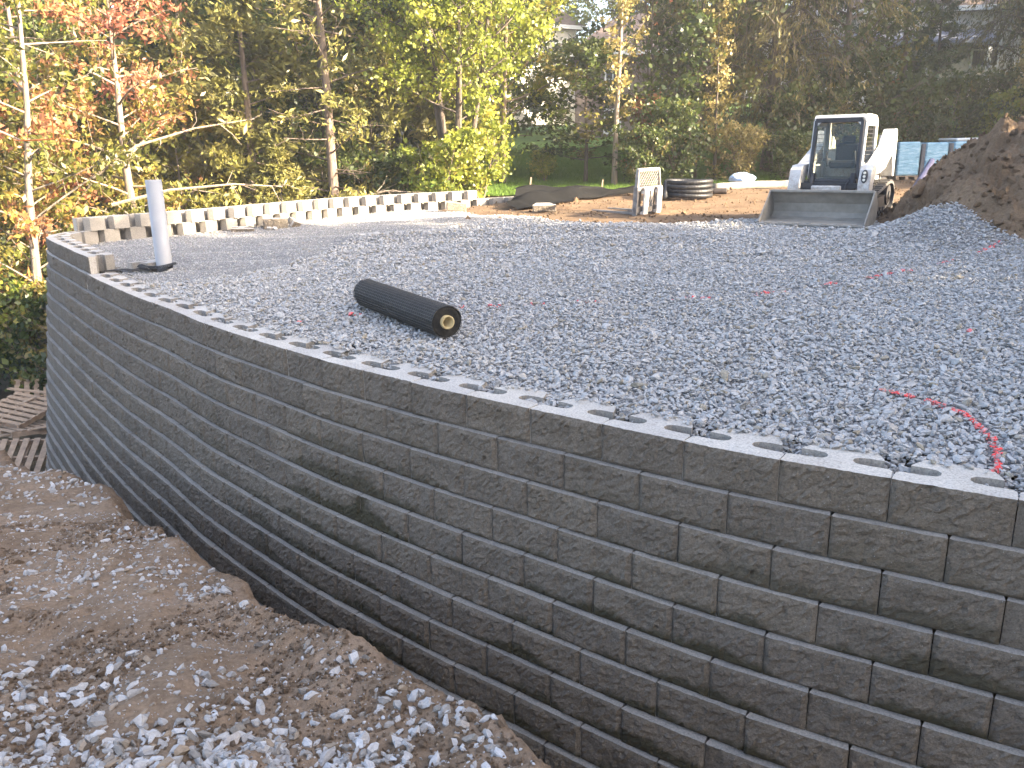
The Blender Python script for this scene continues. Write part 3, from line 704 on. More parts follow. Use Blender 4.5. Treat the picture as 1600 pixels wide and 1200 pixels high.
tot += proto('maple', L_MAPLE, B_DARK, seed=1, H=8.5, r0=.15, stems=5, stemspread=.16, cb=.30, nb=17, L=2.0, up=.5, sec=6, k=50, leaf=(.105, .07), spread=.20)
tot += proto('maple2', L_MAPLE, B_BROWN, seed=2, H=9.5, r0=.14, stems=2, stemspread=.12, cb=.15, nb=26, L=2.4, up=.4, sec=6, k=40, leaf=(.14, .09), spread=.22)
tot += proto('oak', L_ORANGE, B_PALE, seed=3, H=11, r0=.17, cb=.20, nb=38, L=2.3, up=.38, curve=-.12, sec=6, k=38, leaf=(.145, .055), spread=.17, tint0=.05, tint1=1.0, bare=.08)
tot += proto('oak2', L_ORANGE, B_PALE, seed=4, H=12, r0=.14, cb=.16, nb=38, L=2.0, up=.4, curve=-.1, sec=6, k=30, leaf=(.16, .07), spread=.17, tint0=.0, tint1=.8, bare=.10)
tot += proto('cedar', L_CEDAR, B_BROWN, seed=5, H=9.5, r0=.17, cb=.10, nb=46, L=2.9, up=.12, curve=.12, sec=8, k=44, leaf=(.20, .060), spread=.17, shape='cone', dirleaf=True)
tot += proto('cedar2', L_CEDAR, B_DARK, seed=6, H=8.5, r0=.15, cb=.05, nb=44, L=2.4, up=.2, curve=.15, sec=8, k=44, leaf=(.20, .060), spread=.17, shape='cone', dirleaf=True)
tot += proto('snag_pine', L_CEDAR, B_BROWN, seed=7, H=10.5, r0=.17, cb=.10, nb=58, L=2.0, up=.05, curve=.02, sec=5, k=26, leaf=(.18, .05), spread=.18, bare=.55, shape='column')
tot += proto('dark', L_DARK, B_DARK, seed=8, H=9.5, r0=.15, stems=2, stemspread=.08, cb=.06, nb=32, L=2.6, up=.35, sec=6, k=40, leaf=(.14, .09), spread=.22)
tot += proto('dark2', L_DARK, B_DARK, seed=9, H=11.5, r0=.17, cb=.06, nb=56, L=3.0, up=.3, sec=7, k=38, leaf=(.16, .10), spread=.26)
tot += proto('deep', L_DARK, B_DARK, seed=20, H=12.5, r0=.2, cb=.05, nb=64, L=3.4, up=.3, sec=7, k=30, leaf=(.26, .17), spread=.30, twigs=False)
tot += proto('deep2', L_MAPLE, B_DARK, seed=21, H=11.5, r0=.2, cb=.05, nb=58, L=3.1, up=.35, sec=7, k=26, leaf=(.22, .14), spread=.30, twigs=False, tint0=0, tint1=.6)
tot += proto('willow', L_WILLOW, B_DARK, seed=10, H=9.5, r0=.19, cb=.20, nb=50, L=3.0, up=.75, curve=.05, sec=9, k=40, leaf=(.15, .034), spread=.09, hang=.55, dirleaf=True)
tot += proto('slender', L_PALE, B_PALE, seed=11, H=9.0, r0=.085, cb=.22, nb=26, L=.95, up=.7, sec=5, k=14, leaf=(.10, .07), spread=.13, shape='column')
tot += proto('pine', L_PINE, B_DARK, seed=12, H=9.5, r0=.15, cb=.14, nb=44, L=2.5, up=.1, curve=.18, sec=7, k=40, leaf=(.22, .035), spread=.14, shape='cone', dirleaf=True)
tot += proto('shrub_yellow', L_MAPLE, B_BROWN, seed=13, H=2.2, r0=.03, stems=5, stemspread=.3, cb=.08, nb=9, L=.8, up=.5, sec=5, k=18, leaf=(.10, .07), spread=.12, tint0=.35, tint1=1)
tot += proto('shrub_green', L_DARK, B_BROWN, seed=14, H=2.4, r0=.03, stems=5, stemspread=.3, cb=.04, nb=10, L=.95, up=.45, sec=5, k=20, leaf=(.10, .07), spread=.14)
tot += proto('shrub_red', L_RED, B_BROWN, seed=15, H=2.6, r0=.03, stems=4, stemspread=.22, cb=.10, nb=9, L=.7, up=.6, sec=4, k=14, leaf=(.10, .06), spread=.13)
tot += proto('shrub_pale', L_PALE, B_BROWN, seed=16, H=2.3, r0=.03, stems=5, stemspread=.25, cb=.06, nb=9, L=.8, up=.5, sec=5, k=15, leaf=(.10, .065), spread=.14)
tot += proto('sapling', L_ORANGE, B_PALE, seed=17, H=6.5, r0=.05, cb=.08, nb=30, L=1.3, up=.45, sec=5, k=20, leaf=(.15, .08), spread=.17, tint0=0, tint1=.5, bare=.1)
tot += proto('bare_thin', L_RED, B_DARK, seed=18, H=7.5, r0=.06, stems=2, stemspread=.05, cb=.2, nb=22, L=1.5, up=.65, sec=3, k=4, leaf=(.09, .06), spread=.15, bare=.75)
tot += proto('vine', L_PALE, B_DARK, seed=19, H=6.0, r0=.07, cb=.02, nb=46, L=.5, up=.2, sec=4, k=14, leaf=(.10, .08), spread=.12, shape='flat', tint0=.2, tint1=.9)
tot += proto('lawn_tree', L_DARK, B_DARK, seed=22, H=7.5, r0=.075, cb=.17, nb=40, L=1.9, up=.3, sec=6, k=34, leaf=(.14, .09), spread=.2, tint0=.2, tint1=1)
print('leaves', tot)
SH_CAT = ('shrub_yellow', 'shrub_green', 'shrub_red', 'shrub_pale')
def plant(kind, name, x, y, s, rz, label, group=None, tilt=0.0, sz=None, z=None):
    zz = float(zt(x, y)) if z is None else z
    e = empty(name, (x, y, zz - .05), rz, label, 'shrub' if kind in SH_CAT else 'tree', group)
    e.scale = (s, s, sz or s); e.rotation_euler = (tilt, 0, rz)
    wm, lm = PROTO[kind]; link('trunk' if kind not in SH_CAT else 'stem', wm, e); link('crown' if kind not in SH_CAT else 'foliage', lm, e)
    return e
# --- left woods, bottom to top from the wall corner
plant('oak', 'oak_tree', -9.55, 21.6, 1.0, .4, 'tall pale-trunked tree with rusty red leaves right behind the white pipe', 'autumn trees behind the wall corner')
plant('oak2', 'oak_tree', -12.2, 22.6, 1.0, 2.0, 'straight pale trunk with sparse yellow leaves left of the rusty red tree', 'autumn trees behind the wall corner')
plant('oak', 'oak_tree', -14.2, 23.5, 1.05, 3.6, 'orange-leaved tree in the upper left corner of the photo', 'autumn trees behind the wall corner')
plant('oak2', 'oak_tree', -10.6, 18.6, .9, 4.4, 'leaning pale trunk rising just beside the wall corner', 'autumn trees behind the wall corner', tilt=-.10)
plant('oak2', 'oak_tree', -12.4, 19.4, .95, 5.3, 'thin brown trunk at the far left edge beyond the pallets', 'autumn trees behind the wall corner', tilt=.05)
plant('sapling', 'sapling', -11.5, 20.6, 1.15, .9, 'yellow-leaved sapling between the pale trunks on the left', 'saplings in the left woods')
plant('sapling', 'sapling', -10.9, 23.0, 1.2, 2.9, 'green-yellow sapling behind the leaning trunk', 'saplings in the left woods')
plant('sapling', 'sapling', -13.4, 20.8, 1.1, 4.4, 'bushy yellow sapling at the left edge of the woods', 'saplings in the left woods')
plant('sapling', 'sapling', -9.3, 24.2, 1.2, 1.7, 'slim yellow-leaved sapling behind the rusty red tree', 'saplings in the left woods')
plant('cedar', 'cedar_tree', -7.3, 24.6, 1.05, .3, 'broad olive cedar to the right of the rusty red tree', 'cedars behind the far wall')
plant('cedar2', 'cedar_tree', -5.9, 22.9, .62, 1.2, 'low pale olive cedar leaning over the far wall', 'cedars behind the far wall')
plant('cedar', 'cedar_tree', -10.4, 28.0, 1.15, 2.2, 'large olive cedar deep behind the autumn trees', 'cedars behind the far wall')
plant('cedar2', 'cedar_tree', -4.0, 28.4, 1.1, 3.3, 'dark-stemmed cedar behind the twiggy pine', 'cedars behind the far wall')
plant('snag_pine', 'pine_tree', -4.75, 23.6, 1.0, .8, 'brown-trunked pine full of bare dead twigs behind the far wall')
plant('maple', 'maple_tree', -1.45, 23.9, .95, 1.0, 'bright yellow-green maple with several stems above the far wall end')
plant('maple2', 'maple_tree', -.2, 27.6, .95, 2.2, 'yellow-green tree behind the many-stemmed maple', 'yellow-green trees in the middle')
plant('maple2', 'maple_tree', -3.2, 31.0, 1.15, 4.6, 'tall yellow-green tree behind the twiggy pine', 'yellow-green trees in the middle')
plant('maple2', 'maple_tree', -8.0, 31.5, 1.15, .5, 'tall yellow-green tree deep behind the olive cedar', 'yellow-green trees in the middle')
plant('maple2', 'maple_tree', -14.5, 28.5, 1.15, 3.1, 'tall yellow-green tree deep in the left woods', 'yellow-green trees in the middle')
plant('dark2', 'dark_tree', -6.0, 28.6, 1.0, .2, 'dark green tree between the cedar and the twiggy pine')
plant('dark', 'dark_tree', -12.8, 26.0, 1.0, 1.2, 'dark green tree behind the orange trees on the left')
plant('dark2', 'dark_tree', -17.5, 27.0, 1.1, 2.2, 'dark green tree at the left edge, deep in the woods')
plant('lawn_tree', 'dark_tree', 2.45, 27.6, .9, 2.9, 'small dark green tree on the lawn left of the slender birch', sz=.64)
# --- middle and right
plant('slender', 'birch_tree', 3.15, 25.8, 1.0, .4, 'slender pale birch with thin yellow leaves in front of the brown house')
plant('bare_thin', 'bare_tree', 4.75, 28.0, 1.05, .9, 'thin nearly bare dark tree in front of the brown house')
plant('lawn_tree', 'dark_tree', 5.9, 27.6, 1.05, 4.1, 'dark-stemmed tree with a high crown behind the coil of black pipe')
plant('vine', 'vine_tree', 6.35, 26.6, .85, .0, 'yellow vine-clad trunk behind the coil of black pipe')
plant('willow', 'willow_tree', 8.5, 28.6, 1.0, 1.3, 'brown weeping willow with hanging strands left of the loader')
plant('willow', 'willow_tree', 8.0, 36.0, 1.15, 3.8, 'weeping willow standing farther back beside the brown house')
plant('dark2', 'dark_tree', 10.9, 29.0, .9, .9, 'dark tree with low crown right behind the loader cab', None)
plant('pine', 'pine_tree', 14.3, 32.0, .95, .5, 'dark pine before the cream house', 'pines before the cream house')
plant('pine', 'pine_tree', 15.9, 33.0, .62, 2.5, 'small dark pine under the cream house windows', 'pines before the cream house')
plant('willow', 'willow_tree', 19.4, 33.0, .95, 5.0, 'olive willow-like tree right of the cream house')
plant('vine', 'vine_tree', 17.3, 29.4, .9, 1.8, 'vine-covered trunk with yellow leaves at the right edge')
plant('dark2', 'dark_tree', 20.8, 30.6, .95, 2.6, 'dark green tree at the right edge behind the soil pile')
plant('dark2', 'dark_tree', 11.4, 38.0, .9, 3.3, 'dark tree between the brown house and the cream house')
plant('dark2', 'dark_tree', -.5, 37.0, 1.1, 5.0, 'dark green tree behind the maple at the top middle')
plant('maple2', 'maple_tree', 9.5, 62.0, 1.5, 1.0, 'yellow-lit tree behind the roof of the brown house')
# --- undergrowth
US = [('shrub_yellow', -1.9, 22.9, 1.05, 'bright yellow shrub behind the far wall end'), ('shrub_yellow', -.75, 23.3, .95, 'yellow-green shrub at the foot of the maple'),
      ('shrub_green', -3.4, 23.9, 1.0, 'dark shrub between the twiggy pine and the yellow shrub'), ('shrub_green', -6.6, 21.6, 1.1, 'green shrub just over the far wall'),
      ('shrub_yellow', -7.9, 20.8, 1.2, 'sunny yellow shrub behind the far wall corner'), ('shrub_green', -8.9, 19.2, 1.15, 'green shrub behind the pipe and the wall corner'),
      ('shrub_pale', -9.8, 18.6, 1.2, 'pale yellow shrub beside the wall corner'), ('shrub_yellow', -11.0, 19.0, 1.2, 'yellow shrub at the left edge above the pallets'),
      ('shrub_red', -12.0, 20.2, 1.1, 'reddish shrub at the far left edge'), ('shrub_green', -10.4, 17.9, 1.1, 'shaded green shrub behind the wooden pallets'),
      ('shrub_green', -12.2, 18.4, 1.2, 'dark shrub at the left edge behind the pallets'), ('shrub_pale', -8.6, 22.4, 1.3, 'pale shrub under the rusty red tree'),
      ('shrub_green', -5.3, 25.6, 1.3, 'dark shrub under the broad olive cedar'), ('shrub_red', 4.1, 27.2, 1.0, 'rusty red shrub behind the fork attachment'),
      ('shrub_green', 5.2, 26.2, 1.0, 'green shrub behind the coil of black pipe'), ('shrub_green', 3.9, 25.6, .7, 'low green shrub behind the fork attachment'),
      ('shrub_pale', 7.1, 26.4, .75, 'pale shrub at the foot of the weeping willow'), ('shrub_green', 9.4, 27.2, 1.05, 'green shrub left of the loader cab'),
      ('shrub_pale', 10.2, 28.4, 1.0, 'pale yellow shrub behind the loader arms'), ('shrub_green', 12.0, 29.0, 1.05, 'dark shrub behind the blue wrapped pallets'),
      ('shrub_red', 12.9, 30.0, 1.0, 'rusty shrub between loader and blue pallets'), ('shrub_green', 13.9, 29.6, 1.1, 'dark green shrub above the blue pallets'),
      ('shrub_yellow', 16.3, 30.2, 1.0, 'yellow-green shrub above the soil pile'), ('shrub_green', 15.2, 30.4, 1.1, 'green shrub below the cream house'),
      ('shrub_green', 17.8, 30.0, 1.2, 'green shrub over the top of the soil pile'), ('shrub_yellow', 10.9, 26.9, .6, 'small yellow shrub beside the loader roof'),
      ('shrub_green', 8.4, 26.3, .6, 'low green shrub behind the grey log'), ('shrub_yellow', 1.2, 28.0, .5, 'small shrub on the sunny lawn'),
      ('shrub_green', -10.2, 21.0, 1.3, 'tall dark shrub between the left trunks'), ('shrub_yellow', -13.2, 22.0, 1.4, 'tall yellow shrub among the left trunks')]
for i, (kd, x, y, s, lb) in enumerate(US):
    plant(kd, {'shrub_yellow': 'yellow_shrub', 'shrub_green': 'green_shrub', 'shrub_red': 'red_shrub', 'shrub_pale': 'pale_shrub'}[kd], x, y, s, i * 1.7, lb, 'shrubs along the wood edge')
# --- deep woods behind everything
r = np.random.default_rng(33)
BACK = 'trees of the deep woods behind'
deep_l = [('deep', -20, 34, 'dark crown deep in the woods at the upper left'), ('deep2', -16, 35.5, 'yellowish crown deep behind the orange trees'), ('deep', -12, 36, 'dark crown deep behind the rusty red tree'),
        ('deep2', -8.2, 37, 'yellowish crown deep behind the broad olive cedar'), ('deep', -5, 39, 'dark crown deep behind the twiggy pine'), ('deep2', -2.5, 43, 'yellowish crown deep behind the many-stemmed maple'),
        ('deep', -26, 40, 'dark crown at the far left end of the deep woods'), ('deep', -15, 45, 'hindmost dark crown behind the orange trees'), ('deep', -9, 48, 'hindmost dark crown behind the olive cedar'), ('deep', -4, 52, 'hindmost dark crown behind the twiggy pine'),
        ('deep', -.5, 62, 'dark crown left of the steep-roofed cream house'), ('deep', 13.5, 62, 'dark crown between the brown house and the cream sided house'), ('deep', 26.5, 60, 'dark crown behind the cream sided house'), ('deep2', 3.5, 76, 'yellowish crown behind the steep-roofed cream house'),
        ('deep', 29, 44, 'dark crown right of the cream sided house'), ('deep', -20, 54, 'hindmost dark crown at the upper left'), ('deep', 17.0, 70, 'dark crown peeking over the cream sided house roof')]
for kd, x, y, lb in deep_l:
    plant(kd, 'deep_wood_tree', x, y, r.uniform(1.15, 1.4), r.uniform(0, 6.28), lb, BACK)
# --- trees out to the right whose shade covers the pad
shade = [(17, -.3, 1.25), (17.2, -4.0, 1.2), (16.8, -7.0, 1.25), (17.1, -11, 1.2), (16.6, -15, 1.25), (21.5, -2.4, 1.35), (21.2, -5.2, 1.35), (21.8, -9.2, 1.3), (21, -13.2, 1.35), (26, -4.0, 1.4), (26.4, -7.4, 1.4), (25.8, -11.6, 1.4), (13.2, 8.3, .62), (14.4, 6.9, .58), (15.5, -18.8, 1.25)]  # the two small ones are unseen, added to shade the soil pile
for i, (x, y, s) in enumerate(shade):
    plant('deep', 'shade_tree', x, y, s, i * 2.1, 'unseen leafy shade tree beyond the right edge of the gravel', 'shade trees to the right of the pad', z=.1)
for i, (x, y, s) in enumerate([(24.5, 21.5, 1.0), (28.5, 21, 1.3), (24, 26.5, 1.2), (28, 29, 1.4), (26, 33, 1.3), (33, 31, 1.5), (31, 38, 1.4), (36, 24, 1.4)]):
    plant('deep', 'shade_tree', x, y, s, i * 1.3 + .5, 'leafy tree beyond the right edge of the yard', 'shade trees to the right of the yard')

# ------------------------------------------------------------------ houses beyond the trees
M_SHINGLE = simple('brown_shingle', (.17, .125, .10), .9, var=.3, scale=3, bmp=.5, bscale=12, dist=.03)
M_BRICK = simple('brown_brick', (.20, .155, .13), .9, var=.25, scale=6, bmp=.4, bscale=20, dist=.02)
M_SIDING = simple('cream_siding', (.62, .58, .50), .7, var=.06, scale=2)
M_TRIM = simple('white_trim', (.78, .77, .74), .6, var=.04)
M_GLASSD = simple('dark_pane', (.04, .045, .05), .08, var=.2, spec=.6)
M_SLATE = simple('grey_lower_roof', (.20, .215, .25), .85, var=.2, scale=3)
def hip_roof(mb, w, d, h, ov, ridge):
    """hip roof over a w x d footprint, ridge length along x"""
    a, b = w / 2 + ov, d / 2 + ov
    mb.add([(-a, -b, 0), (a, -b, 0), (a, b, 0), (-a, b, 0), (-ridge / 2, 0, h), (ridge / 2, 0, h), (-a, -b, -.2), (a, -b, -.2), (a, b, -.2), (-a, b, -.2)],
           [[0, 1, 5, 4], [1, 2, 5], [2, 3, 4, 5], [3, 0, 4], [0, 6, 7, 1], [1, 7, 8, 2], [2, 8, 9, 3], [3, 9, 6, 0], [9, 8, 7, 6]])
def house(x, y, rz, w, d, eave, rh, ridge, wallm, roofm, wins, label, z0, porch=False):
    h = empty('house', (x, y, z0), rz, label, 'house')
    MB().box((0, 0, eave / 2), (w, d, eave)).build('wall', wallm, h)
    m = MB(); hip_roof(m, w, d, rh, .45, ridge); m.build('roof', roofm, h, loc=(0, 0, eave + .2))
    m = MB()
    for s in (-1, 1):
        m.box((0, s * (d / 2 + .47), eave + .12), (w + 1.0, .06, .24)); m.box((s * (w / 2 + .47), 0, eave + .12), (.06, d + .88, .24))
    m.build('gutter', M_TRIM, h)
    for (side, u, zc, ww, hh) in wins:
        if side == 'f': c = (u, -d / 2 - .03, zc); dim = (ww, .06, hh); ax = 0
        else: c = (w / 2 + .03, u, zc); dim = (.06, ww, hh); ax = 1
        g = MB().box(c, dim).build('window', M_GLASSD, h)
        f = MB()
        for s in (-1, 1):
            o_ = np.array(c, float); o_[ax] += s * (ww / 2 + .04); dd2 = np.array(dim, float); dd2[ax] = .10; dd2[1 - ax] = .12; dd2[2] = hh + .2; f.box(o_, dd2)
            o_ = np.array(c, float); o_[2] += s * (hh / 2 + .04); dd2 = np.array(dim, float); dd2[2] = .10; dd2[1 - ax] = .115; f.box(o_, dd2)
        o_ = np.array(c, float); dd2 = np.array(dim, float); dd2[2] = .05; dd2[1 - ax] = .10; f.box(o_, dd2)
        o_ = np.array(c, float); dd2 = np.array(dim, float); dd2[ax] = .05; dd2[1 - ax] = .095; f.box(o_, dd2)
        f.build('frame', M_TRIM, g)
    if porch:
        m = MB(); m.add([(-w / 2 + .3, -d / 2, 3.5), (w / 2 - 2, -d / 2, 3.5), (w / 2 - 2, -d / 2 - 1.6, 2.85), (-w / 2 + .3, -d / 2 - 1.6, 2.85), (-w / 2 + .3, -d / 2, 2.7), (w / 2 - 2, -d / 2, 2.7), (w / 2 - 2, -d / 2 - 1.6, 2.7), (-w / 2 + .3, -d / 2 - 1.6, 2.7)],
                        [[0, 1, 2, 3], [3, 2, 6, 7], [0, 3, 7, 4], [1, 5, 6, 2], [4, 7, 6, 5], [0, 4, 5, 1]]); m.build('porch_roof', M_SLATE, h)
        for q in np.linspace(-w / 2 + .5, w / 2 - 2.3, 4): MB().box((q, -d / 2 - 1.45, 1.35), (.16, .16, 2.7)).build('porch_post', M_TRIM, h)
    return h
house(-1.5, 64.5, .55, 9.5, 9, 6.3, 4.6, 1.5, M_SIDING, M_SHINGLE, [('f', -2.6, 4.6, 1.1, 1.6), ('f', .8, 4.6, 1.1, 1.6), ('f', 3.4, 4.6, .8, 1.6), ('f', -2.6, 1.6, 1.1, 1.6), ('f', 1.2, 1.6, 1.1, 1.6), ('r', 0, 4.6, 1.1, 1.6)],
      'cream house with steep brown roof behind the yellow-green maple', 2.95)
house(7.9, 53.5, -.10, 7.4, 8, 4.75, 2.5, 2.4, M_BRICK, M_SHINGLE, [('f', -1.6, 3.55, .75, 1.0), ('f', 1.35, 3.55, .75, 1.0), ('f', -1.6, 1.3, .8, 1.2), ('f', 1.35, 1.3, .8, 1.2)],
      'brown brick house with white-framed windows behind the slender birch', 1.45)
house(20.8, 50.0, -.12, 11.5, 9, 4.3, 3.4, 4.5, M_SIDING, M_SHINGLE, [('f', -3.6, 1.6, 1.2, 1.4), ('f', -1.2, 1.6, 1.2, 1.4), ('f', .3, 1.6, 1.2, 1.4), ('f', 3.8, 2.5, 1.2, 1.5), ('f', 1.9, 3.2, .9, 1.2)],
      'cream sided house with brown roof behind the dark pines', 3.25, True)

# ------------------------------------------------------------------ lawn
xs = np.arange(-5, 44, .6); ys = np.arange(23.6, 82, .6); X, Y = np.meshgrid(xs, ys)
keepl = (~in_poly(X, Y, PAD_POLY)) & (X > -3.5 - .05 * (Y - 24) + .8 * fbm(X, Y, .3, 2, 81)) & (Y > 24.6 - .25 * X * 0)
tag(grid_obj('lawn', X, Y, zt(X, Y) + .05, M_LAWN, keepl), kind='structure')
r = np.random.default_rng(44); n = 14000
gxp = r.uniform(-3, 16, n); gyp = r.uniform(24.6, 42, n); m = ~in_poly(gxp, gyp, PAD_POLY); gxp, gyp = gxp[m], gyp[m]; n = len(gxp)
mb = []
for q in range(4):
    V = []; F = []
    for b in range(14):
        a = r.uniform(0, 6.28); p = r.normal(0, .09, 2); h = r.uniform(.05, .12); w = .008; l = r.normal(0, .03, 2)
        V += [(p[0] - w * math.cos(a), p[1] - w * math.sin(a), 0), (p[0] + w * math.cos(a), p[1] + w * math.sin(a), 0), (p[0] + l[0], p[1] + l[1], h)]; F.append([len(V) - 3, len(V) - 2, len(V) - 1])
    mb.append(mesh_data('grass_tuft', V, F, M_LAWN))
tag(scatter('grass', np.stack([gxp, gyp, zt(gxp, gyp) + .045], 1), np.stack([np.zeros(n), np.zeros(n), r.uniform(0, 6.28, n)], 1), np.repeat(r.uniform(.7, 1.4, n)[:, None], 3, 1), mb), 'short mown grass of the lawn behind the yard', 'grass', kind='stuff')

# ------------------------------------------------------------------ white stand pipe with its black mesh
M_PVC = simple('white_pvc', (.31, .31, .315), .45, var=.06, scale=5)
M_BLACKP = simple('black_plastic', (.016, .016, .017), .5, var=.3, scale=20)
px0, py0 = -4.185, 10.225; pz = float(gz(px0, py0))
pipe = empty('stand_pipe', (px0, py0, pz), 0, 'upright white plastic pipe standing in the gravel near the wall corner', 'pipe')
n = 40; an = np.arange(n) * 2 * PI / n; V = []; F = []
for (rr, z) in ((.092, -.3), (.092, 1.07), (.0855, 1.07), (.0855, .2)):
    V += [(rr * math.cos(a), rr * math.sin(a), z) for a in an]
for j in range(3): F += [[j * n + i, j * n + (i + 1) % n, (j + 1) * n + (i + 1) % n, (j + 1) * n + i] for i in range(n)]
F.append([3 * n + i for i in range(n)])
tube_o = obj('tube', V, F, M_PVC, pipe, None, True, rot=(.0, -.004, 0))
def lattice(name, surf, nu, nv, wid, mat, parent=None, diag=True):
    """net of thin flat strands over a surface function surf(u,v)->xyz"""
    mb_ = MB(); lines = []
    if diag:
        for k in range(-nv, nu + 1):
            a = [(min(max(k + t, 0), nu) / nu, t / nv) for t in np.linspace(0, nv, nv * 2 + 1) if 0 <= k + t <= nu]; b = [(min(max(k + nv - t, 0), nu) / nu, t / nv) for t in np.linspace(0, nv, nv * 2 + 1) if 0 <= k + nv - t <= nu]
            lines += [a, b]
    else:
        for k in range(nu + 1): lines.append([(k / nu, t) for t in np.linspace(0, 1, nv + 1)])
        for k in range(nv + 1): lines.append([(t, k / nv) for t in np.linspace(0, 1, nu + 1)])
    for l in lines:
        if len(l) > 1: mb_.tube([surf(u, v) for u, v in l], wid, 4, cap=False)
    return mb_.build(name, mat, parent)
def collar(u, v):
    a = 2.2 + u * 4.6; rr = .105 + .05 * v + .10 * math.exp(-((u - .3) / .25) ** 2) * v
    x = px0 - .03 + rr * math.cos(a) * 1.1; y = py0 + rr * math.sin(a); return (x, y, pz + .002 + .085 * math.sin(v * PI * .75) + .01 * math.sin(9 * u))
def matt(u, v):
    x = px0 - .12 - .55 * u; y = py0 - .05 - .14 * v + .05 * u; return (x, y, float(gz(x, y)) + .022 + .03 * math.sin(u * 7) ** 2 * (1 - u))
tag(lattice('plastic_mesh', collar, 46, 6, .0026, M_BLACKP), 'black plastic mesh collar around the foot of the white pipe', 'mesh')
tag(lattice('plastic_mesh', matt, 30, 7, .0026, M_BLACKP), 'strip of black plastic mesh lying on gravel beside the white pipe', 'mesh')

# ------------------------------------------------------------------ roll of black geogrid
A = np.array([-.472, 6.10]); B = np.array([-1.29, 7.50]); Lr = float(np.linalg.norm(B - A)); ang = math.atan2(B[1] - A[1], B[0] - A[0])
RR = .122; zr = float(max(gz(*A), gz(*B))) + RR + .006
roll = empty('geogrid_roll', (A[0], A[1], zr), ang, 'black roll of plastic geogrid on a cardboard core lying on the gravel', 'roll')
nn = 44; V = []; F = []; nr = 30; rg = np.random.default_rng(2)
for i in range(nr + 1):
    xx = Lr * i / nr
    for j in range(nn):
        a = j * 2 * PI / nn; rr = RR - .004 + .0025 * math.sin(3 * a + i * .2) + .0015 * rg.normal(); V.append((xx, rr * math.cos(a), rr * math.sin(a)))
F = [[i * nn + j, i * nn + (j + 1) % nn, (i + 1) * nn + (j + 1) % nn, (i + 1) * nn + j] for i in range(nr) for j in range(nn)]
# wound ends: concentric steps
base = len(V)
radii = np.linspace(RR - .005, .052, 14)
for e, xe in ((0, 0.0), (1, Lr)):
    st = len(V)
    for q, rr in enumerate(radii):
        dx = (.006 * (q % 2) + .004 * rg.random()) * (1 if e == 0 else -1)
        for j in range(nn): V.append((xe + dx, rr * math.cos(j * 2 * PI / nn), rr * math.sin(j * 2 * PI / nn)))
    for q in range(len(radii) - 1): F += [[st + q * nn + j, st + q * nn + (j + 1) % nn, st + (q + 1) * nn + (j + 1) % nn, st + (q + 1) * nn + j] for j in range(nn)]
M_GEO = simple('black_geogrid', (.020, .018, .015), .7, var=.5, scale=30, bmp=.5, bscale=120, dist=.004)
obj('wound_mesh', V, F, M_GEO, roll, None, True)
M_STRAND = simple('geogrid_strand', (.060, .052, .040), .5, var=.4, scale=30)
lattice('strand', lambda u, v: (Lr * u, (RR + .001) * math.cos(v * 2 * PI), (RR + .001) * math.sin(v * 2 * PI)), 46, 32, .0024, M_STRAND, roll, diag=False)
V = []; F = []; nn = 28
for (rr, x) in ((.052, .3), (.052, -.022), (.040, -.022), (.040, .3)): V += [(x, rr * math.cos(j * 2 * PI / nn), rr * math.sin(j * 2 * PI / nn)) for j in range(nn)]
for q in range(3): F += [[q * nn + j, q * nn + (j + 1) % nn, (q + 1) * nn + (j + 1) % nn, (q + 1) * nn + j] for j in range(nn)]
F.append([3 * nn + j for j in range(nn)])
obj('cardboard_core', V, F, simple('cardboard', (.42, .33, .17), .85, var=.2, scale=12), roll, None, True)

# ------------------------------------------------------------------ loose blocks and broken pieces
def loose(x, y, z, rot, label, sc_=(1, 1, 1), m_=None, name='concrete_block'):
    o = link(name, m_ or me_notch[int(rng.integers(NV))], None, (x, y, z), rot); o.scale = sc_
    return tag(o, label, 'block', 'loose blocks on the gravel')
def gzz(x, y): return float(gz(x, y))
loose(-4.50, 10.42, gzz(-4.5, 10.4) - .09, (0, 0, -2.25), 'half-buried grey block beside the wall step near the pipe')
loose(-4.36, 15.95, gzz(-4.36, 15.95) - .02, (0, 0, .25), 'upright grey block standing before the far wall in shade')
loose(-4.80, 15.35, gzz(-4.8, 15.35) - .06, (.12, .05, .5), 'low broken block lying left of the upright grey block', (.9, .8, .55))
loose(-4.05, 16.15, gzz(-4.05, 16.15) - .03, (.5, .3, 1.1), 'tilted block fragment at the edge of the sunlight', (.45, .7, .6))
loose(-4.28, 15.72, gzz(-4.28, 15.7) - .05, (.1, -.1, 1.9), 'flat stone slab fragment in front of the upright grey block', (.6, .6, .4))
loose(-1.15, 18.75, gzz(-1.15, 18.75) + .0, (.0, 0.1, .35), 'brown-faced block lying before the end of the far wall', (1, .9, .9))
loose(.75, 18.1, gzz(.75, 18.1) - .03, (.15, .0, .1), 'grey block fragment half under the black fabric', (1.1, .8, .7))

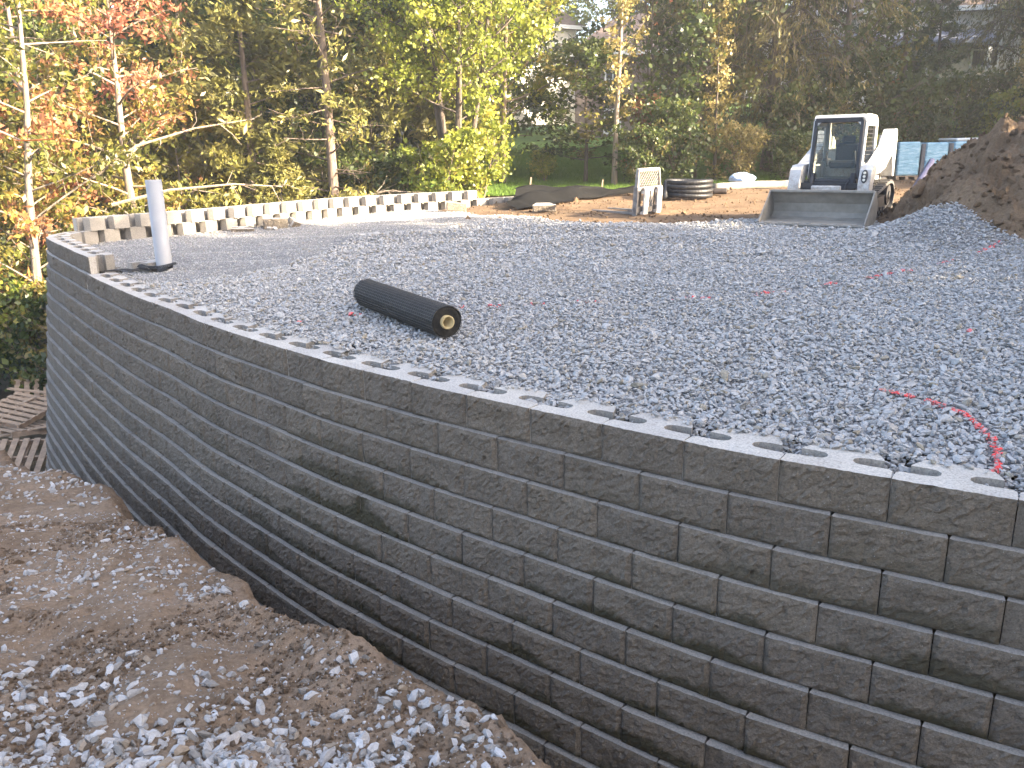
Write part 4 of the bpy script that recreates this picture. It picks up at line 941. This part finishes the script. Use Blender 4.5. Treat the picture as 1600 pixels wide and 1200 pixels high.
# ------------------------------------------------------------------ black silt fence fabric
def sf(u, v):
    x = .05 + 3.5 * u + .12 * math.sin(9 * v + 3 * u); yr = 20.7 + 1.6 * u; reach = 1.9 * (1 - smooth(np.array((u - .1) / .6))) + .35
    y = yr - v * float(reach)
    top = .24 + .05 * math.sin(5 * u) + .04 * math.sin(13 * u + 1)
    fold = .09 * math.sin(11.0 * v + 5 * u + 2.2 * math.sin(4 * u + 2 * v)) + .06 * abs(math.sin(13 * u + 4 * v + 1.5 * math.sin(6 * v))) + .16 * float(vnoise(np.array(u * 9), np.array(v * 4), 3))
    z = top * (1 - v) ** 1.6 + fold * (.25 + .75 * math.sin(PI * min(v + .1, 1))) * .9
    g = float(soil_z(x, y)); return (x, y, max(g + .015, g + z))
nu, nv = 90, 26; V = [sf(i / nu, j / nv) for j in range(nv + 1) for i in range(nu + 1)]
F = [[j * (nu + 1) + i, j * (nu + 1) + i + 1, (j + 1) * (nu + 1) + i + 1, (j + 1) * (nu + 1) + i] for j in range(nv) for i in range(nu)]
fence = empty('silt_fence', (0, 0, 0), 0, 'sagging black silt fence fabric slumped at the end of the far wall', 'silt fence')
obj('fabric', V, F, simple('black_fabric', (.010, .0098, .0095), .9, var=.3, scale=10, bmp=.3, bscale=80, dist=.004, spec=.08), fence, None, True)
M_WOOD = simple('weathered_wood', (.27, .20, .14), .9, var=.3, scale=10, bmp=.3, bscale=50)
for u in (.12, .62, .93):
    x, y, z = sf(u, 0); MB().box((x, y + .05, z - .2), (.035, .035, .75), R=Matrix.Rotation(.1, 4, 'Y')).build('stake', M_WOOD, fence)

# ------------------------------------------------------------------ pallet fork attachment
M_STEELG = simple('grey_worn_steel', (.22, .20, .18), .55, metal=.3, var=.3, scale=9)
M_PALEST = simple('pale_painted_steel', (.55, .52, .47), .5, var=.15, scale=9)
fk = empty('pallet_fork', (2.47, 16.95, float(soil_z(2.47, 16.95)) - .02), math.atan2(.826, .565), 'steel pallet fork attachment with mesh guard standing on the bare soil', 'fork attachment')
fk.rotation_euler = (.06, 0, math.atan2(.826, .565))
WF = 1.12
m = MB(); m.box((WF / 2, 0, .10), (WF, .07, .13), bev=.008).box((WF / 2, 0, .50), (WF, .07, .10), bev=.008); m.build('crossbar', M_STEELG, fk)
for x in (.03, WF - .03):
    m = MB(); m.bar((x, 0, 0), (x, 0, .55), .06, .09, up=(0, 1, 0)); m.bar((x, 0, .53), (x + (.06 if x < .5 else -.06), .02, .88), .05, .06, up=(0, 1, 0)); m.build('post', M_STEELG, fk)
m = MB(); m.bar((.08, .02, .88), (WF - .08, .02, .88), .05, .05); m.build('top_rail', M_PALEST, fk)
lattice('mesh_guard', lambda u, v: (.07 + u * (WF - .14), .015, .56 + v * .30), 9, 3, .008, M_STEELG, fk)
for x in (.16, .78):
    m = MB(); m.prism([(x, .02), (x + .20, .02), (x + .20, .50), (x + .16, .56), (x + .04, .56), (x, .50)], -.13, -.105, axis=1); m.box((x + .10, -.08, .05), (.2, .06, .05)); m.box((x + .10, -.08, .45), (.2, .06, .05)); m.build('mount_plate', M_PALEST, fk)
m = MB(); m.box((.57, -.06, .36), (.12, .08, .22), bev=.01).box((.57, -.09, .22), (.05, .05, .12)); m.build('latch', M_STEELG, fk)
for x in (.22, .88):
    m = MB(); m.prism([(0.0, .0), (1.05, .005), (1.05, .02), (.1, .05), (.05, .10), (.05, .55), (0.0, .55)], x - .055, x + .055); m.build('fork', M_STEELG, fk)

# ------------------------------------------------------------------ coil of black corrugated pipe, log, tarp
cxy = (4.35, 21.0); cz = float(soil_z(*cxy))
coil = empty('pipe_coil', (*cxy, cz), 0, 'thick coil of black corrugated drain pipe on the bare soil', 'pipe coil')
for lv, (R_, dz, ox) in enumerate(((.56, .06, 0), (.55, .165, .02), (.56, .27, -.01), (.53, .37, .03), (.40, .07, 0), (.40, .18, .0), (.39, .29, .02))):
    N = 150; a = np.linspace(0, 2 * PI, N); P = np.stack([R_ * np.cos(a) + ox, R_ * np.sin(a) * .96, np.full(N, dz) + .012 * np.sin(a * 2 + lv)], 1)
    rad = .056 + .0035 * np.sign(np.sin(np.arange(N) * PI / 1.5)); MB().tube(P, rad, 9, cap=False).build('turn', M_BLACKP, coil, True)
N = 60; t = np.linspace(0, 1, N); P = np.stack([-.55 - .1 * t, -.1 - .5 * t + .0 * t, .37 - .31 * np.clip(t * 1.4, 0, 1)], 1)
MB().tube(P, .056 + .0035 * np.sign(np.sin(np.arange(N) * PI / 1.5)), 9).build('loose_end', M_BLACKP, coil, True)
def lying(name, pts, rad, mat, label, cat, n=10, rough=.12):
    P = np.array(pts, float); k = 24; t = np.linspace(0, len(P) - 1, k); Q = np.stack([np.interp(t, range(len(P)), P[:, q]) for q in range(3)], 1); rr = rad * (1 + rough * rng.normal(0, .5, k))
    V, F = tube_geo(Q, rr, n); return tag(obj(name, V, F, mat, None, None, True), label, cat)
sz_ = lambda x, y: float(soil_z(x, y))
lying('erosion_log', [(5.5, 23.1, sz_(5.5, 23.1) + .05), (6.6, 23.7, sz_(6.6, 23.7) + .07), (7.6, 24.2, sz_(7.6, 24.2) + .06), (8.6, 24.8, sz_(8.6, 24.8) + .06)], .11, simple('grey_sock', (.20, .18, .15), .9, var=.3), 'grey erosion log lying along the back of the bare soil', 'erosion log')
lying('erosion_log', [(8.9, 24.9, sz_(8.9, 24.9) + .05), (10.2, 25.5, sz_(10.2, 25.5) + .06), (11.3, 26.0, sz_(11.3, 26.0) + .05)], .10, simple('grey_sock2', (.22, .19, .15), .9, var=.3), 'grey erosion log running behind the loader', 'erosion log')
lying('drain_fitting', [(5.12, 21.6, sz_(5.12, 21.6) + .07), (5.45, 21.55, sz_(5.45, 21.55) + .07)], .075, simple('black_fitting', (.03, .022, .018), .6), 'short dark pipe piece on the soil right of the black coil', 'pipe', 12, .02)
tb = bmesh.new(); bmesh.ops.create_icosphere(tb, subdivisions=3, radius=.30)
for v in tb.verts:
    v.co.z *= .55; v.co.x *= 1.15; k_ = 1 + .5 * float(fbm(np.array(v.co.x * 4), np.array(v.co.y * 4 + v.co.z * 5), 1, 3, 5)); v.co *= k_; v.co.z = max(v.co.z, -.06)
tme = bpy.data.meshes.new('tarp_bundle'); tb.to_mesh(tme); tb.free(); tme.materials.append(simple('blue_white_tarp', (.36, .48, .66), .4, var=.35, scale=14))
tag(link('tarp_bundle', tme, None, (6.6, 24.35, sz_(6.6, 24.3) + .2)), 'crumpled pale blue tarp bundle behind the erosion log', 'tarp')

# ------------------------------------------------------------------ blue wrapped pallets
def wrap_mat():
    m, nt, b = new_mat('blue_stretch_wrap'); v = coords(nt); mp = nd(nt, 'ShaderNodeMapping'); mp.inputs['Scale'].default_value = (1.5, 1.5, 7); nt.links.new(v, mp.inputs[0])
    nt.links.new(ramp(nt, noise(nt, mp.outputs[0], 2.2, 5, .7), [(.25, (.10, .22, .33)), (.5, (.22, .42, .55)), (.75, (.55, .70, .78))]), b.inputs['Base Color'])
    b.inputs['Roughness'].default_value = .28; bump(nt, b, noise(nt, mp.outputs[0], 5, 5), .6, .03); return m
M_WRAP = wrap_mat(); M_GAP = simple('dark_gap_shade', (.10, .105, .12), .8)
for i, (x, y, lb) in enumerate(((12.55, 27.6, 'blue film-wrapped block stack behind the loader, nearest to its arm'), (13.36, 27.5, 'middle one of the blue film-wrapped block stacks'), (14.17, 27.4, 'blue film-wrapped block stack partly behind the soil pile'))):
    z = sz_(x, y) - .03; e = empty('wrapped_pallet', (x, y, z), -.12, lb, 'pallet', 'blue wrapped pallets')
    m = MB()
    for q in (-.28, 0, .28): m.box((q, 0, .055), (.09, 1.0, .09))
    for q in np.linspace(-.42, .42, 5): m.box((0, q, .115), (.68, .12, .03))
    m.build('wooden_base', M_WOOD, e)
    MB().box((0, 0, .64), (.66, 1.0, 1.02), bev=.04).build('film_wrap', M_WRAP, e)
    m = MB()
    for q in (-.385,): m.box((q, -.42, .62), (.10, .12, .98))  # dark strip standing in for the shaded gap between neighbouring stacks
    if i: m.build('gap_strip', M_GAP, e)
    for zz in (.40, .66, .92): MB().box((0, 0, zz), (.668, 1.008, .03)).build('band', M_WRAP, e)
e = empty('wrapped_pallet', (15.0, 28.4, sz_(15, 28.4)), .1, 'white-topped wrapped stack peeking over the soil pile', 'pallet', 'blue wrapped pallets')
MB().box((0, 0, .62), (1.5, 1.0, 1.1), bev=.06).build('film_wrap', M_WRAP, e); MB().box((0, 0, 1.20), (1.56, 1.06, .10), bev=.04).build('cover_sheet', M_TRIM, e)
lying('plastic_pipe', [(6.42, 14.2, .12), (7.25, 15.3, .62), (7.9, 16.2, 1.0)], .055, simple('dark_blue_pipe', (.035, .035, .07), .4), 'dark blue plastic pipe leaning on the soil pile beside the loader', 'pipe', 10, .0)

# ------------------------------------------------------------------ wooden pallets below the wall corner
def wood_pallet(loc, rot, label):
    e = empty('wooden_pallet', loc, 0, label, 'pallet', 'wooden pallets below the wall'); e.rotation_euler = rot
    for q in (-.48, 0, .48): MB().box((0, q, .055), (1.16, .04, .09)).build('stringer', M_PALW, e)
    for q in np.linspace(-.53, .53, 7): MB().box((q, 0, .112), (.10, 1.02, .02)).build('deck_board', M_PALW, e)
    for q in (-.5, 0, .5): MB().box((q, 0, .0), (.10, 1.02, .02)).build('bottom_board', M_PALW, e)
    return e
M_PALW = simple('pallet_wood', (.33, .24, .165), .9, var=.3, scale=9, bmp=.3, bscale=40)
wood_pallet((-8.75, 14.1, -3.86), (.34, .06, .25), 'wooden pallet propped at an angle nearest to the wall corner')
wood_pallet((-9.35, 15.6, -3.80), (-.10, .12, .9), 'wooden pallet lying flat on the ground behind the propped one')
wood_pallet((-9.75, 15.9, -3.52), (.16, -.12, 1.35), 'tilted wooden pallet thrown on top of the flat one')
wood_pallet((-9.9, 17.2, -3.60), (.5, .1, .5), 'wooden pallet leaning at the back below the shrubs')
for i, (a, b, lb) in enumerate((((-9.9, 14.9, -3.72), (-8.5, 15.4, -3.55), 'loose plank resting across the pallets'), ((-10.3, 16.6, -3.2), (-8.9, 16.5, -3.35), 'upper loose plank lying on the tilted pallet'), ((-10.6, 15.2, -3.75), (-9.6, 16.3, -3.3), 'slanting loose plank at the left edge'))):
    tag(MB().bar(a, b, .10, .025).build('plank', M_PALW), lb, 'plank', 'loose planks by the pallets')
# orange wire stub and fallen branches
bz0 = float(bank_z(np.array([-3.1]), np.array([5.92]))[0])
m = MB(); m.tube([(-3.34, 5.98, bz0 + .02), (-3.2, 5.95, bz0 + .02), (-3.06, 5.92, bz0 + .025), (-3.05, 5.92, bz0 + .14)], .005, 5)
tag(m.build('marker_wire', simple('orange_wire', (.62, .17, .04), .5)), 'bent orange marker wire on the lip of the dirt bank', 'wire')
for i, (pts, lb) in enumerate((([(-8.4, 18.2, .35), (-7.3, 18.6, .62), (-6.1, 19.2, .70), (-5.2, 19.9, .60)], 'pale dead branch reaching out behind the white pipe'), ([(-8.9, 18.6, .9), (-8.0, 18.9, 1.55), (-6.9, 19.4, 1.9), (-5.7, 19.9, 2.1)], 'upper bare branch behind the white pipe'),
                               ([(-4.3, 22.5, .1), (-3.2, 22.4, .35), (-2.3, 22.3, .30)], 'grey brush branch lying behind the far wall'))):
    P = np.array(pts); m = MB(); m.tube(P, np.linspace(.04, .012, len(P)), 6)
    for q in range(7):
        t = rng.uniform(.3, 1) * (len(P) - 1); p0 = np.array([np.interp(t, range(len(P)), P[:, c_]) for c_ in range(3)]); dv = np.array([rng.normal(.4, .3), rng.normal(0, .3), rng.normal(0, .3)])
        m.tube(np.stack([p0, p0 + dv * .4, p0 + dv * .8 + rng.normal(0, .08, 3)]), [.012, .008, .004], 4)
    tag(m.build('branch', B_PALE), lb, 'branch', 'fallen branches')

# ------------------------------------------------------------------ compact track loader (front towards local -Y)
M_LWHITE = simple('white_machine_paint', (.50, .49, .465), .42, var=.16, scale=5)
def muddy(m):
    """dried mud spatter over the paint, thicker low down where the tracks throw it"""
    nt = m.node_tree; b = nt.nodes['Principled BSDF']; src = b.inputs['Base Color'].links[0].from_socket
    g = nd(nt, 'ShaderNodeNewGeometry'); sx = nd(nt, 'ShaderNodeSeparateXYZ'); nt.links.new(g.outputs['Position'], sx.inputs[0])
    h = nd(nt, 'ShaderNodeMapRange'); h.inputs[1].default_value = 1.5; h.inputs[2].default_value = .1; h.inputs[3].default_value = -.12; h.inputs[4].default_value = .30; nt.links.new(sx.outputs[2], h.inputs[0])
    k = ramp(nt, math_n(nt, 'ADD', noise(nt, g.outputs['Position'], 9, 7, .75), h.outputs[0]), [(.55, (0, 0, 0)), (.80, (.85, .85, .85))])
    nt.links.new(mix(nt, k, src, (.21, .15, .10)), b.inputs['Base Color'])
muddy(M_LWHITE)
M_LDARK = simple('dark_machine_steel', (.035, .034, .035), .5, var=.3, scale=10)
M_RUBBER = simple('dusty_rubber', (.085, .078, .07), .85, var=.35, scale=14)
M_BUCKET = simple('dusty_bucket_steel', (.25, .23, .195), .6, metal=.1, var=.22, scale=5, bmp=.15, bscale=30)
M_SEAT = simple('black_seat', (.02, .02, .02), .7)
M_LAMP = simple('lamp_lens', (.75, .72, .62), .15, var=.05)
M_RED = simple('red_mark', (.45, .05, .04), .5)
def glass_mat():
    m = bpy.data.materials.new('cab_glass'); m.use_nodes = True; nt = m.node_tree; nt.nodes.clear(); out = nd(nt, 'ShaderNodeOutputMaterial')
    t = nd(nt, 'ShaderNodeBsdfTransparent'); t.inputs[0].default_value = (.86, .88, .84, 1); g = nd(nt, 'ShaderNodeBsdfGlossy'); g.inputs['Roughness'].default_value = .06
    lw = nd(nt, 'ShaderNodeLayerWeight'); lw.inputs[0].default_value = .25; mx = nd(nt, 'ShaderNodeMixShader'); nt.links.new(lw.outputs['Fresnel'], mx.inputs[0])
    nt.links.new(t.outputs[0], mx.inputs[1]); nt.links.new(g.outputs[0], mx.inputs[2]); nt.links.new(mx.outputs[0], out.inputs[0]); return m
M_CGLASS = glass_mat()
LX, LY = 5.80, 15.12; LZ = float(gz(LX, LY)) + .0
LSC = .93
ld = empty('track_loader', (LX, LY, LZ), math.radians(-35), 'white compact track loader with a wide bucket lowered at the gravel edge', 'loader')
ld.scale = (LSC, LSC, LSC)
# bucket
bk = []
for (y, z) in ((-1.58, .0), (-1.0, .015), (-.86, .06), (-.80, .16), (-.82, .33), (-.92, .48), (-1.0, .545)): bk.append((y, z))
inner = [(y - .022 if y < -1.4 else y - .03, z + .022) for y, z in bk]
prof = bk + [(-1.03, .545), (-.955, .465), (-.855, .325), (-.835, .17), (-.89, .085), (-1.01, .04), (-1.56, .02)]
BWD = .89
m = MB(); m.prism(prof, -BWD, BWD); bucket = m.build('bucket', M_BUCKET, ld, loc=(0, -.18, 0))
for s in (-1, 1):
    m = MB(); m.prism([(-1.60, -.005), (-1.62, .04), (-1.20, .40), (-1.05, .56), (-.99, .56), (-.80, .34), (-.78, .16), (-.85, .05), (-1.0, .0)], s * BWD - .012 + s * .013, s * BWD + .012 + s * .013); m.build('side_plate', M_BUCKET, bucket)
m = MB(); m.box((0, -1.03, .545), (2 * BWD, .07, .05), bev=.01); m.build('top_lip', M_BUCKET, bucket)
m = MB(); m.box((0, -1.62, .008), (2 * BWD + .04, .16, .022)); m.build('cutting_edge', M_BUCKET, bucket)
for q in np.linspace(-.74, .74, 7): m = MB().box((q, -1.60, .026), (.10, .10, .014), bev=.004); m.build('edge_bolt', M_BUCKET, bucket)
# tracks
tp = catmull([(-.70, .02), (.0, .0), (.62, .02), (.92, .17), (1.02, .40), (.86, .62), (.50, .66), (-.1, .55), (-.70, .44), (-.93, .33), (-.95, .16), (-.70, .02)], 10)
for s in (-1, 1):
    m = MB(); n_ = len(tp); V = []
    tn = np.gradient(tp, axis=0); tn /= np.linalg.norm(tn, axis=1)[:, None] + 1e-9; nn_ = np.stack([tn[:, 1], -tn[:, 0]], 1); inn = tp - nn_ * .045
    x0, x1 = s * .62 - .165, s * .62 + .165
    for x in (x0, x1):
        V += [(x, a, b) for a, b in tp]; V += [(x, a, b) for a, b in inn]
    F = []
    for i in range(n_ - 1):
        F += [[i, i + 1, 2 * n_ + i + 1, 2 * n_ + i], [n_ + i, 3 * n_ + i, 3 * n_ + i + 1, n_ + i + 1], [i, n_ + i, n_ + i + 1, i + 1], [2 * n_ + i, 2 * n_ + i + 1, 3 * n_ + i + 1, 3 * n_ + i]]
    m.add(V, F); track = m.build('track', M_RUBBER, ld)
    S_ = arclen(tp); lug = MB()
    for d_ in np.arange(0, S_[-1], .105):
        i = int(np.searchsorted(S_, d_)) % n_; c_ = tp[i] + nn_[i] * .008; a_ = math.atan2(tn[i][1], tn[i][0])
        for hx in (-1, 1): lug.box((s * .62 + hx * .082, c_[0], c_[1]), (.145, .045, .03), R=Matrix.Rotation(a_, 4, 'X'))
    lug.build('tread_bar', M_RUBBER, track)
    m = MB(); m.prism([(-.72, .10), (.60, .10), (.78, .22), (.70, .42), (-.55, .36), (-.78, .26)], s * .62 - .10, s * .62 + .10); m.build('track_frame', M_LDARK, track)
    for (wy, wz, wr) in ((-.76, .22, .14), (-.40, .12, .085), (-.14, .12, .085), (.12, .12, .085), (.38, .12, .085), (.66, .40, .19)):
        m = MB(); V, F = tube_geo([(s * .62 - .13, wy, wz), (s * .62 + .13, wy, wz)], wr, 16); m.add(V, F); V, F = tube_geo([(s * .62 - .15, wy, wz), (s * .62 + .15, wy, wz)], wr * .4, 10); m.add(V, F); m.build('roller', M_LDARK, track)
# chassis
m = MB(); m.box((0, .10, .52), (.84, 1.35, .42), bev=.03); m.build('chassis', M_LDARK, ld)
m = MB(); m.prism([(.48, .70), (1.10, .70), (1.15, .95), (1.05, 1.22), (.62, 1.28), (.48, 1.2)], -.45, .45); m.build('engine_hood', M_LWHITE, ld)
# cab
cab = empty('cab', (0, 0, 0)); cab.parent = ld
def part(name, mb_, mat, par, sm=False): return mb_.build(name, mat, par, sm)
m = MB(); m.prism([(-.36, 1.80), (-.30, 1.855), (.0, 1.87), (.50, 1.85), (.60, 1.78), (.60, 1.74), (-.36, 1.75)], -.45, .45); part('roof', m, M_LWHITE, cab)
for s in (-1, 1):   # front pillars, side frames
    m = MB(); m.bar((s * .415, -.50, .74), (s * .405, -.355, 1.76), .055, .07, up=(0, 1, 0)); part('front_pillar', m, M_LDARK, cab)
    m = MB(); m.bar((s * .42, .56, .72), (s * .42, .56, 1.78), .05, .09, up=(0, 1, 0)); part('rear_pillar', m, M_LWHITE, cab)
    m = MB()
    m.prism([(-.34, 1.76), (-.40, 1.40), (-.27, 1.36), (-.23, 1.66), (.40, 1.66), (.40, 1.02), (.56, .95), (.56, 1.76)], s * .455 - .012, s * .455 + .012)
    m.prism([(-.50, .74), (-.40, 1.40), (-.27, 1.36), (-.32, 1.02), (.40, 1.02), (.56, .95), (.56, .74)], s * .455 - .012, s * .455 + .012); sp_ = part('side_panel', m, M_LWHITE, cab)
    m = MB()
    for q in np.linspace(1.08, 1.60, 8): m.bar((s * .45, -.26, q), (s * .45, .38, q), .008, .008)
    for q in np.linspace(-.18, .34, 7): m.bar((s * .45, q, 1.04), (s * .45, q, 1.64), .008, .008)
    part('side_grille', m, M_LDARK, sp_)
    m = MB()
    for q in np.linspace(1.08, 1.60, 9): m.box((s * .4695, -.315 + .04 * (q - 1.3), q), (.004, .045, .022))
    part('slot', m, M_LDARK, sp_)
    m = MB(); m.add([(s * .43, -.38, 1.77), (s * .28, -.385, 1.77), (s * .43, -.40, 1.62)], [[0, 1, 2]]); m.add([(s * .43, -.36, 1.77), (s * .28, -.365, 1.77), (s * .43, -.38, 1.62)], [[0, 1, 2]]); part('corner_gusset', m, M_LWHITE, cab)
    m = MB(); m.bar((s * .42, -.50, .80), (s * .10, -.55, .585), .05, .05); part('sill_bar', m, M_LDARK, cab)
m = MB(); m.box((0, -.36, 1.765), (.84, .07, .085), bev=.01); part('header', m, M_LDARK, cab)
m = MB(); m.bar((-.12, -.55, .58), (.12, -.55, .58), .05, .05); part('sill_bar', m, M_LDARK, cab)
m = MB(); m.prism([(-.37, .80), (-.10, .60), (.10, .60), (.37, .80), (.37, 1.70), (-.37, 1.70)], -.012, .012, axis=1); dg = part('door_glass', m, M_CGLASS, cab)
dg.location = (0, -.38, 0); dg.rotation_euler = (0, 0, 0)
for v in dg.data.vertices: v.co.y += -.13 * (1.70 - v.co.z) / 1.1
m = MB(); m.prism([(-.40, .70), (.40, .70), (.40, 1.22), (.36, 1.24), (-.36, 1.24), (-.40, 1.22)], .54, .60, axis=1); part('rear_wall', m, M_LDARK, cab)
m = MB(); m.prism([(-.37, 1.24), (.37, 1.24), (.37, 1.72), (-.37, 1.72)], .565, .575, axis=1); part('rear_glass', m, M_CGLASS, cab)
m = MB(); m.box((0, .05, .72), (.80, 1.05, .05)); part('cab_floor', m, M_LDARK, cab)
m = MB(); m.box((0, .18, .98), (.46, .44, .14), bev=.04); m.box((0, .42, 1.16), (.44, .12, .42), bev=.04); m.box((0, .42, 1.43), (.24, .09, .14), bev=.03); part('seat', m, M_SEAT, cab)
for s in (-1, 1): m = MB(); m.tube([(s * .26, .0, .95), (s * .25, -.10, 1.12), (s * .24, -.13, 1.22)], [.02, .018, .026], 8); m.box((s * .30, .12, 1.07), (.08, .34, .05), bev=.015); part('joystick', m, M_LDARK, cab)
# lift arms
for s in (-1, 1):
    a0, a1 = (s * .615 - .10, s * .615 + .10)
    m = MB(); m.prism([(1.12, 1.50), (1.05, 1.61), (.82, 1.60), (.52, 1.30), (-.30, 1.00), (-.62, .98), (-.74, .90), (-.84, .64), (-.86, .40), (-.80, .30), (-.66, .30), (-.60, .46), (-.56, .66), (-.42, .78), (.30, .90), (.72, 1.12), (.86, 1.10), (.98, .74), (1.10, .74)], a0, a1)
    arm = m.build('lift_arm', M_LWHITE, ld)
    m = MB(); m.prism([(.62, .68), (1.10, .68), (1.12, 1.40), (.95, 1.50), (.80, 1.05)], s * .615 - s * .16 - .03, s * .615 - s * .16 + .03); m.build('upright', M_LWHITE, arm)
    m = MB(); m.tube([(s * .50, .75, .80), (s * .50, .05, .86)], .045, 12); m.tube([(s * .50, .05, .86), (s * .52, -.35, .88)], .025, 10); m.build('lift_cylinder', M_LDARK, arm, True)
    m = MB(); m.tube([(s * .36, -.52, .82), (s * .36, -.70, .50)], .05, 12); m.tube([(s * .36, -.70, .50), (s * .36, -.80, .30)], .028, 10); m.build('tilt_cylinder', M_LDARK, arm, True)
    if s == 1:
        m = MB(); n_ = 20; V = [(.615 + .055 * math.cos(a), -.792 + .03 * math.sin(a) * 1.0, .79 + .115 * math.sin(a)) for a in np.arange(n_) * 2 * PI / n_]
        V2 = [(x, y - .03, z) for x, y, z in V]; m.add(V + V2, [list(range(n_, 2 * n_))] + [[i, (i + 1) % n_, n_ + (i + 1) % n_, n_ + i] for i in range(n_)])
        hl = m.build('headlight', M_LDARK, arm); hl.location = (.0, -.005, 0)
        for zz in (-.06, 0, .06):
            V, F = tube_geo([(.615, -.80 + zz * .26, .79 + zz), (.615, -.838 + zz * .26, .79 + zz)], .024, 12); obj('lamp', V, F, M_LAMP, hl)
m = MB(); m.box((0, -.93, .48), (.52, .06, .30), bev=.015); m.box((0, -.90, .34), (.98, .10, .08), bev=.01); m.build('attachment_plate', M_LWHITE, ld)
m = MB(); m.bar((-.56, -.66, .62), (.56, -.66, .62), .09, .09); m.build('cross_tube', M_LDARK, ld)
for i, pts in enumerate(([(.68, -.75, .42), (.78, -.98, .38), (.86, -1.02, .20), (.84, -.85, .08)], [(.34, -.55, .74), (.30, -.74, .66), (.28, -.80, .50)])):
    P = catmull([p[:2] for p in pts], 8); zz = np.interp(np.linspace(0, len(pts) - 1, len(P)), range(len(pts)), [p[2] for p in pts]); MB().tube(np.column_stack([P, zz]), .014, 6).build('hose', M_LDARK, ld, True)

# ------------------------------------------------------------------ thin volume added to lift the background darks like a lens veil
hz = tag(obj('lens_veil', *(lambda m: (np.concatenate(m.V), m.F))(MB().box((0, 54, 10.5), (148, 166, 33))), []), kind='stuff')
hm = bpy.data.materials.new('lens_veil_volume'); hm.use_nodes = True; hn = hm.node_tree; hn.nodes.clear()
ho = nd(hn, 'ShaderNodeOutputMaterial'); hv = nd(hn, 'ShaderNodeVolumePrincipled'); hv.inputs['Density'].default_value = .0017; hv.inputs['Color'].default_value = (.95, .93, .90, 1); hv.inputs['Anisotropy'].default_value = .3
hn.links.new(hv.outputs[0], ho.inputs['Volume']); hz.data.materials.append(hm)
scene.cycles.volume_bounces = 0; scene.cycles.volume_step_rate = 5
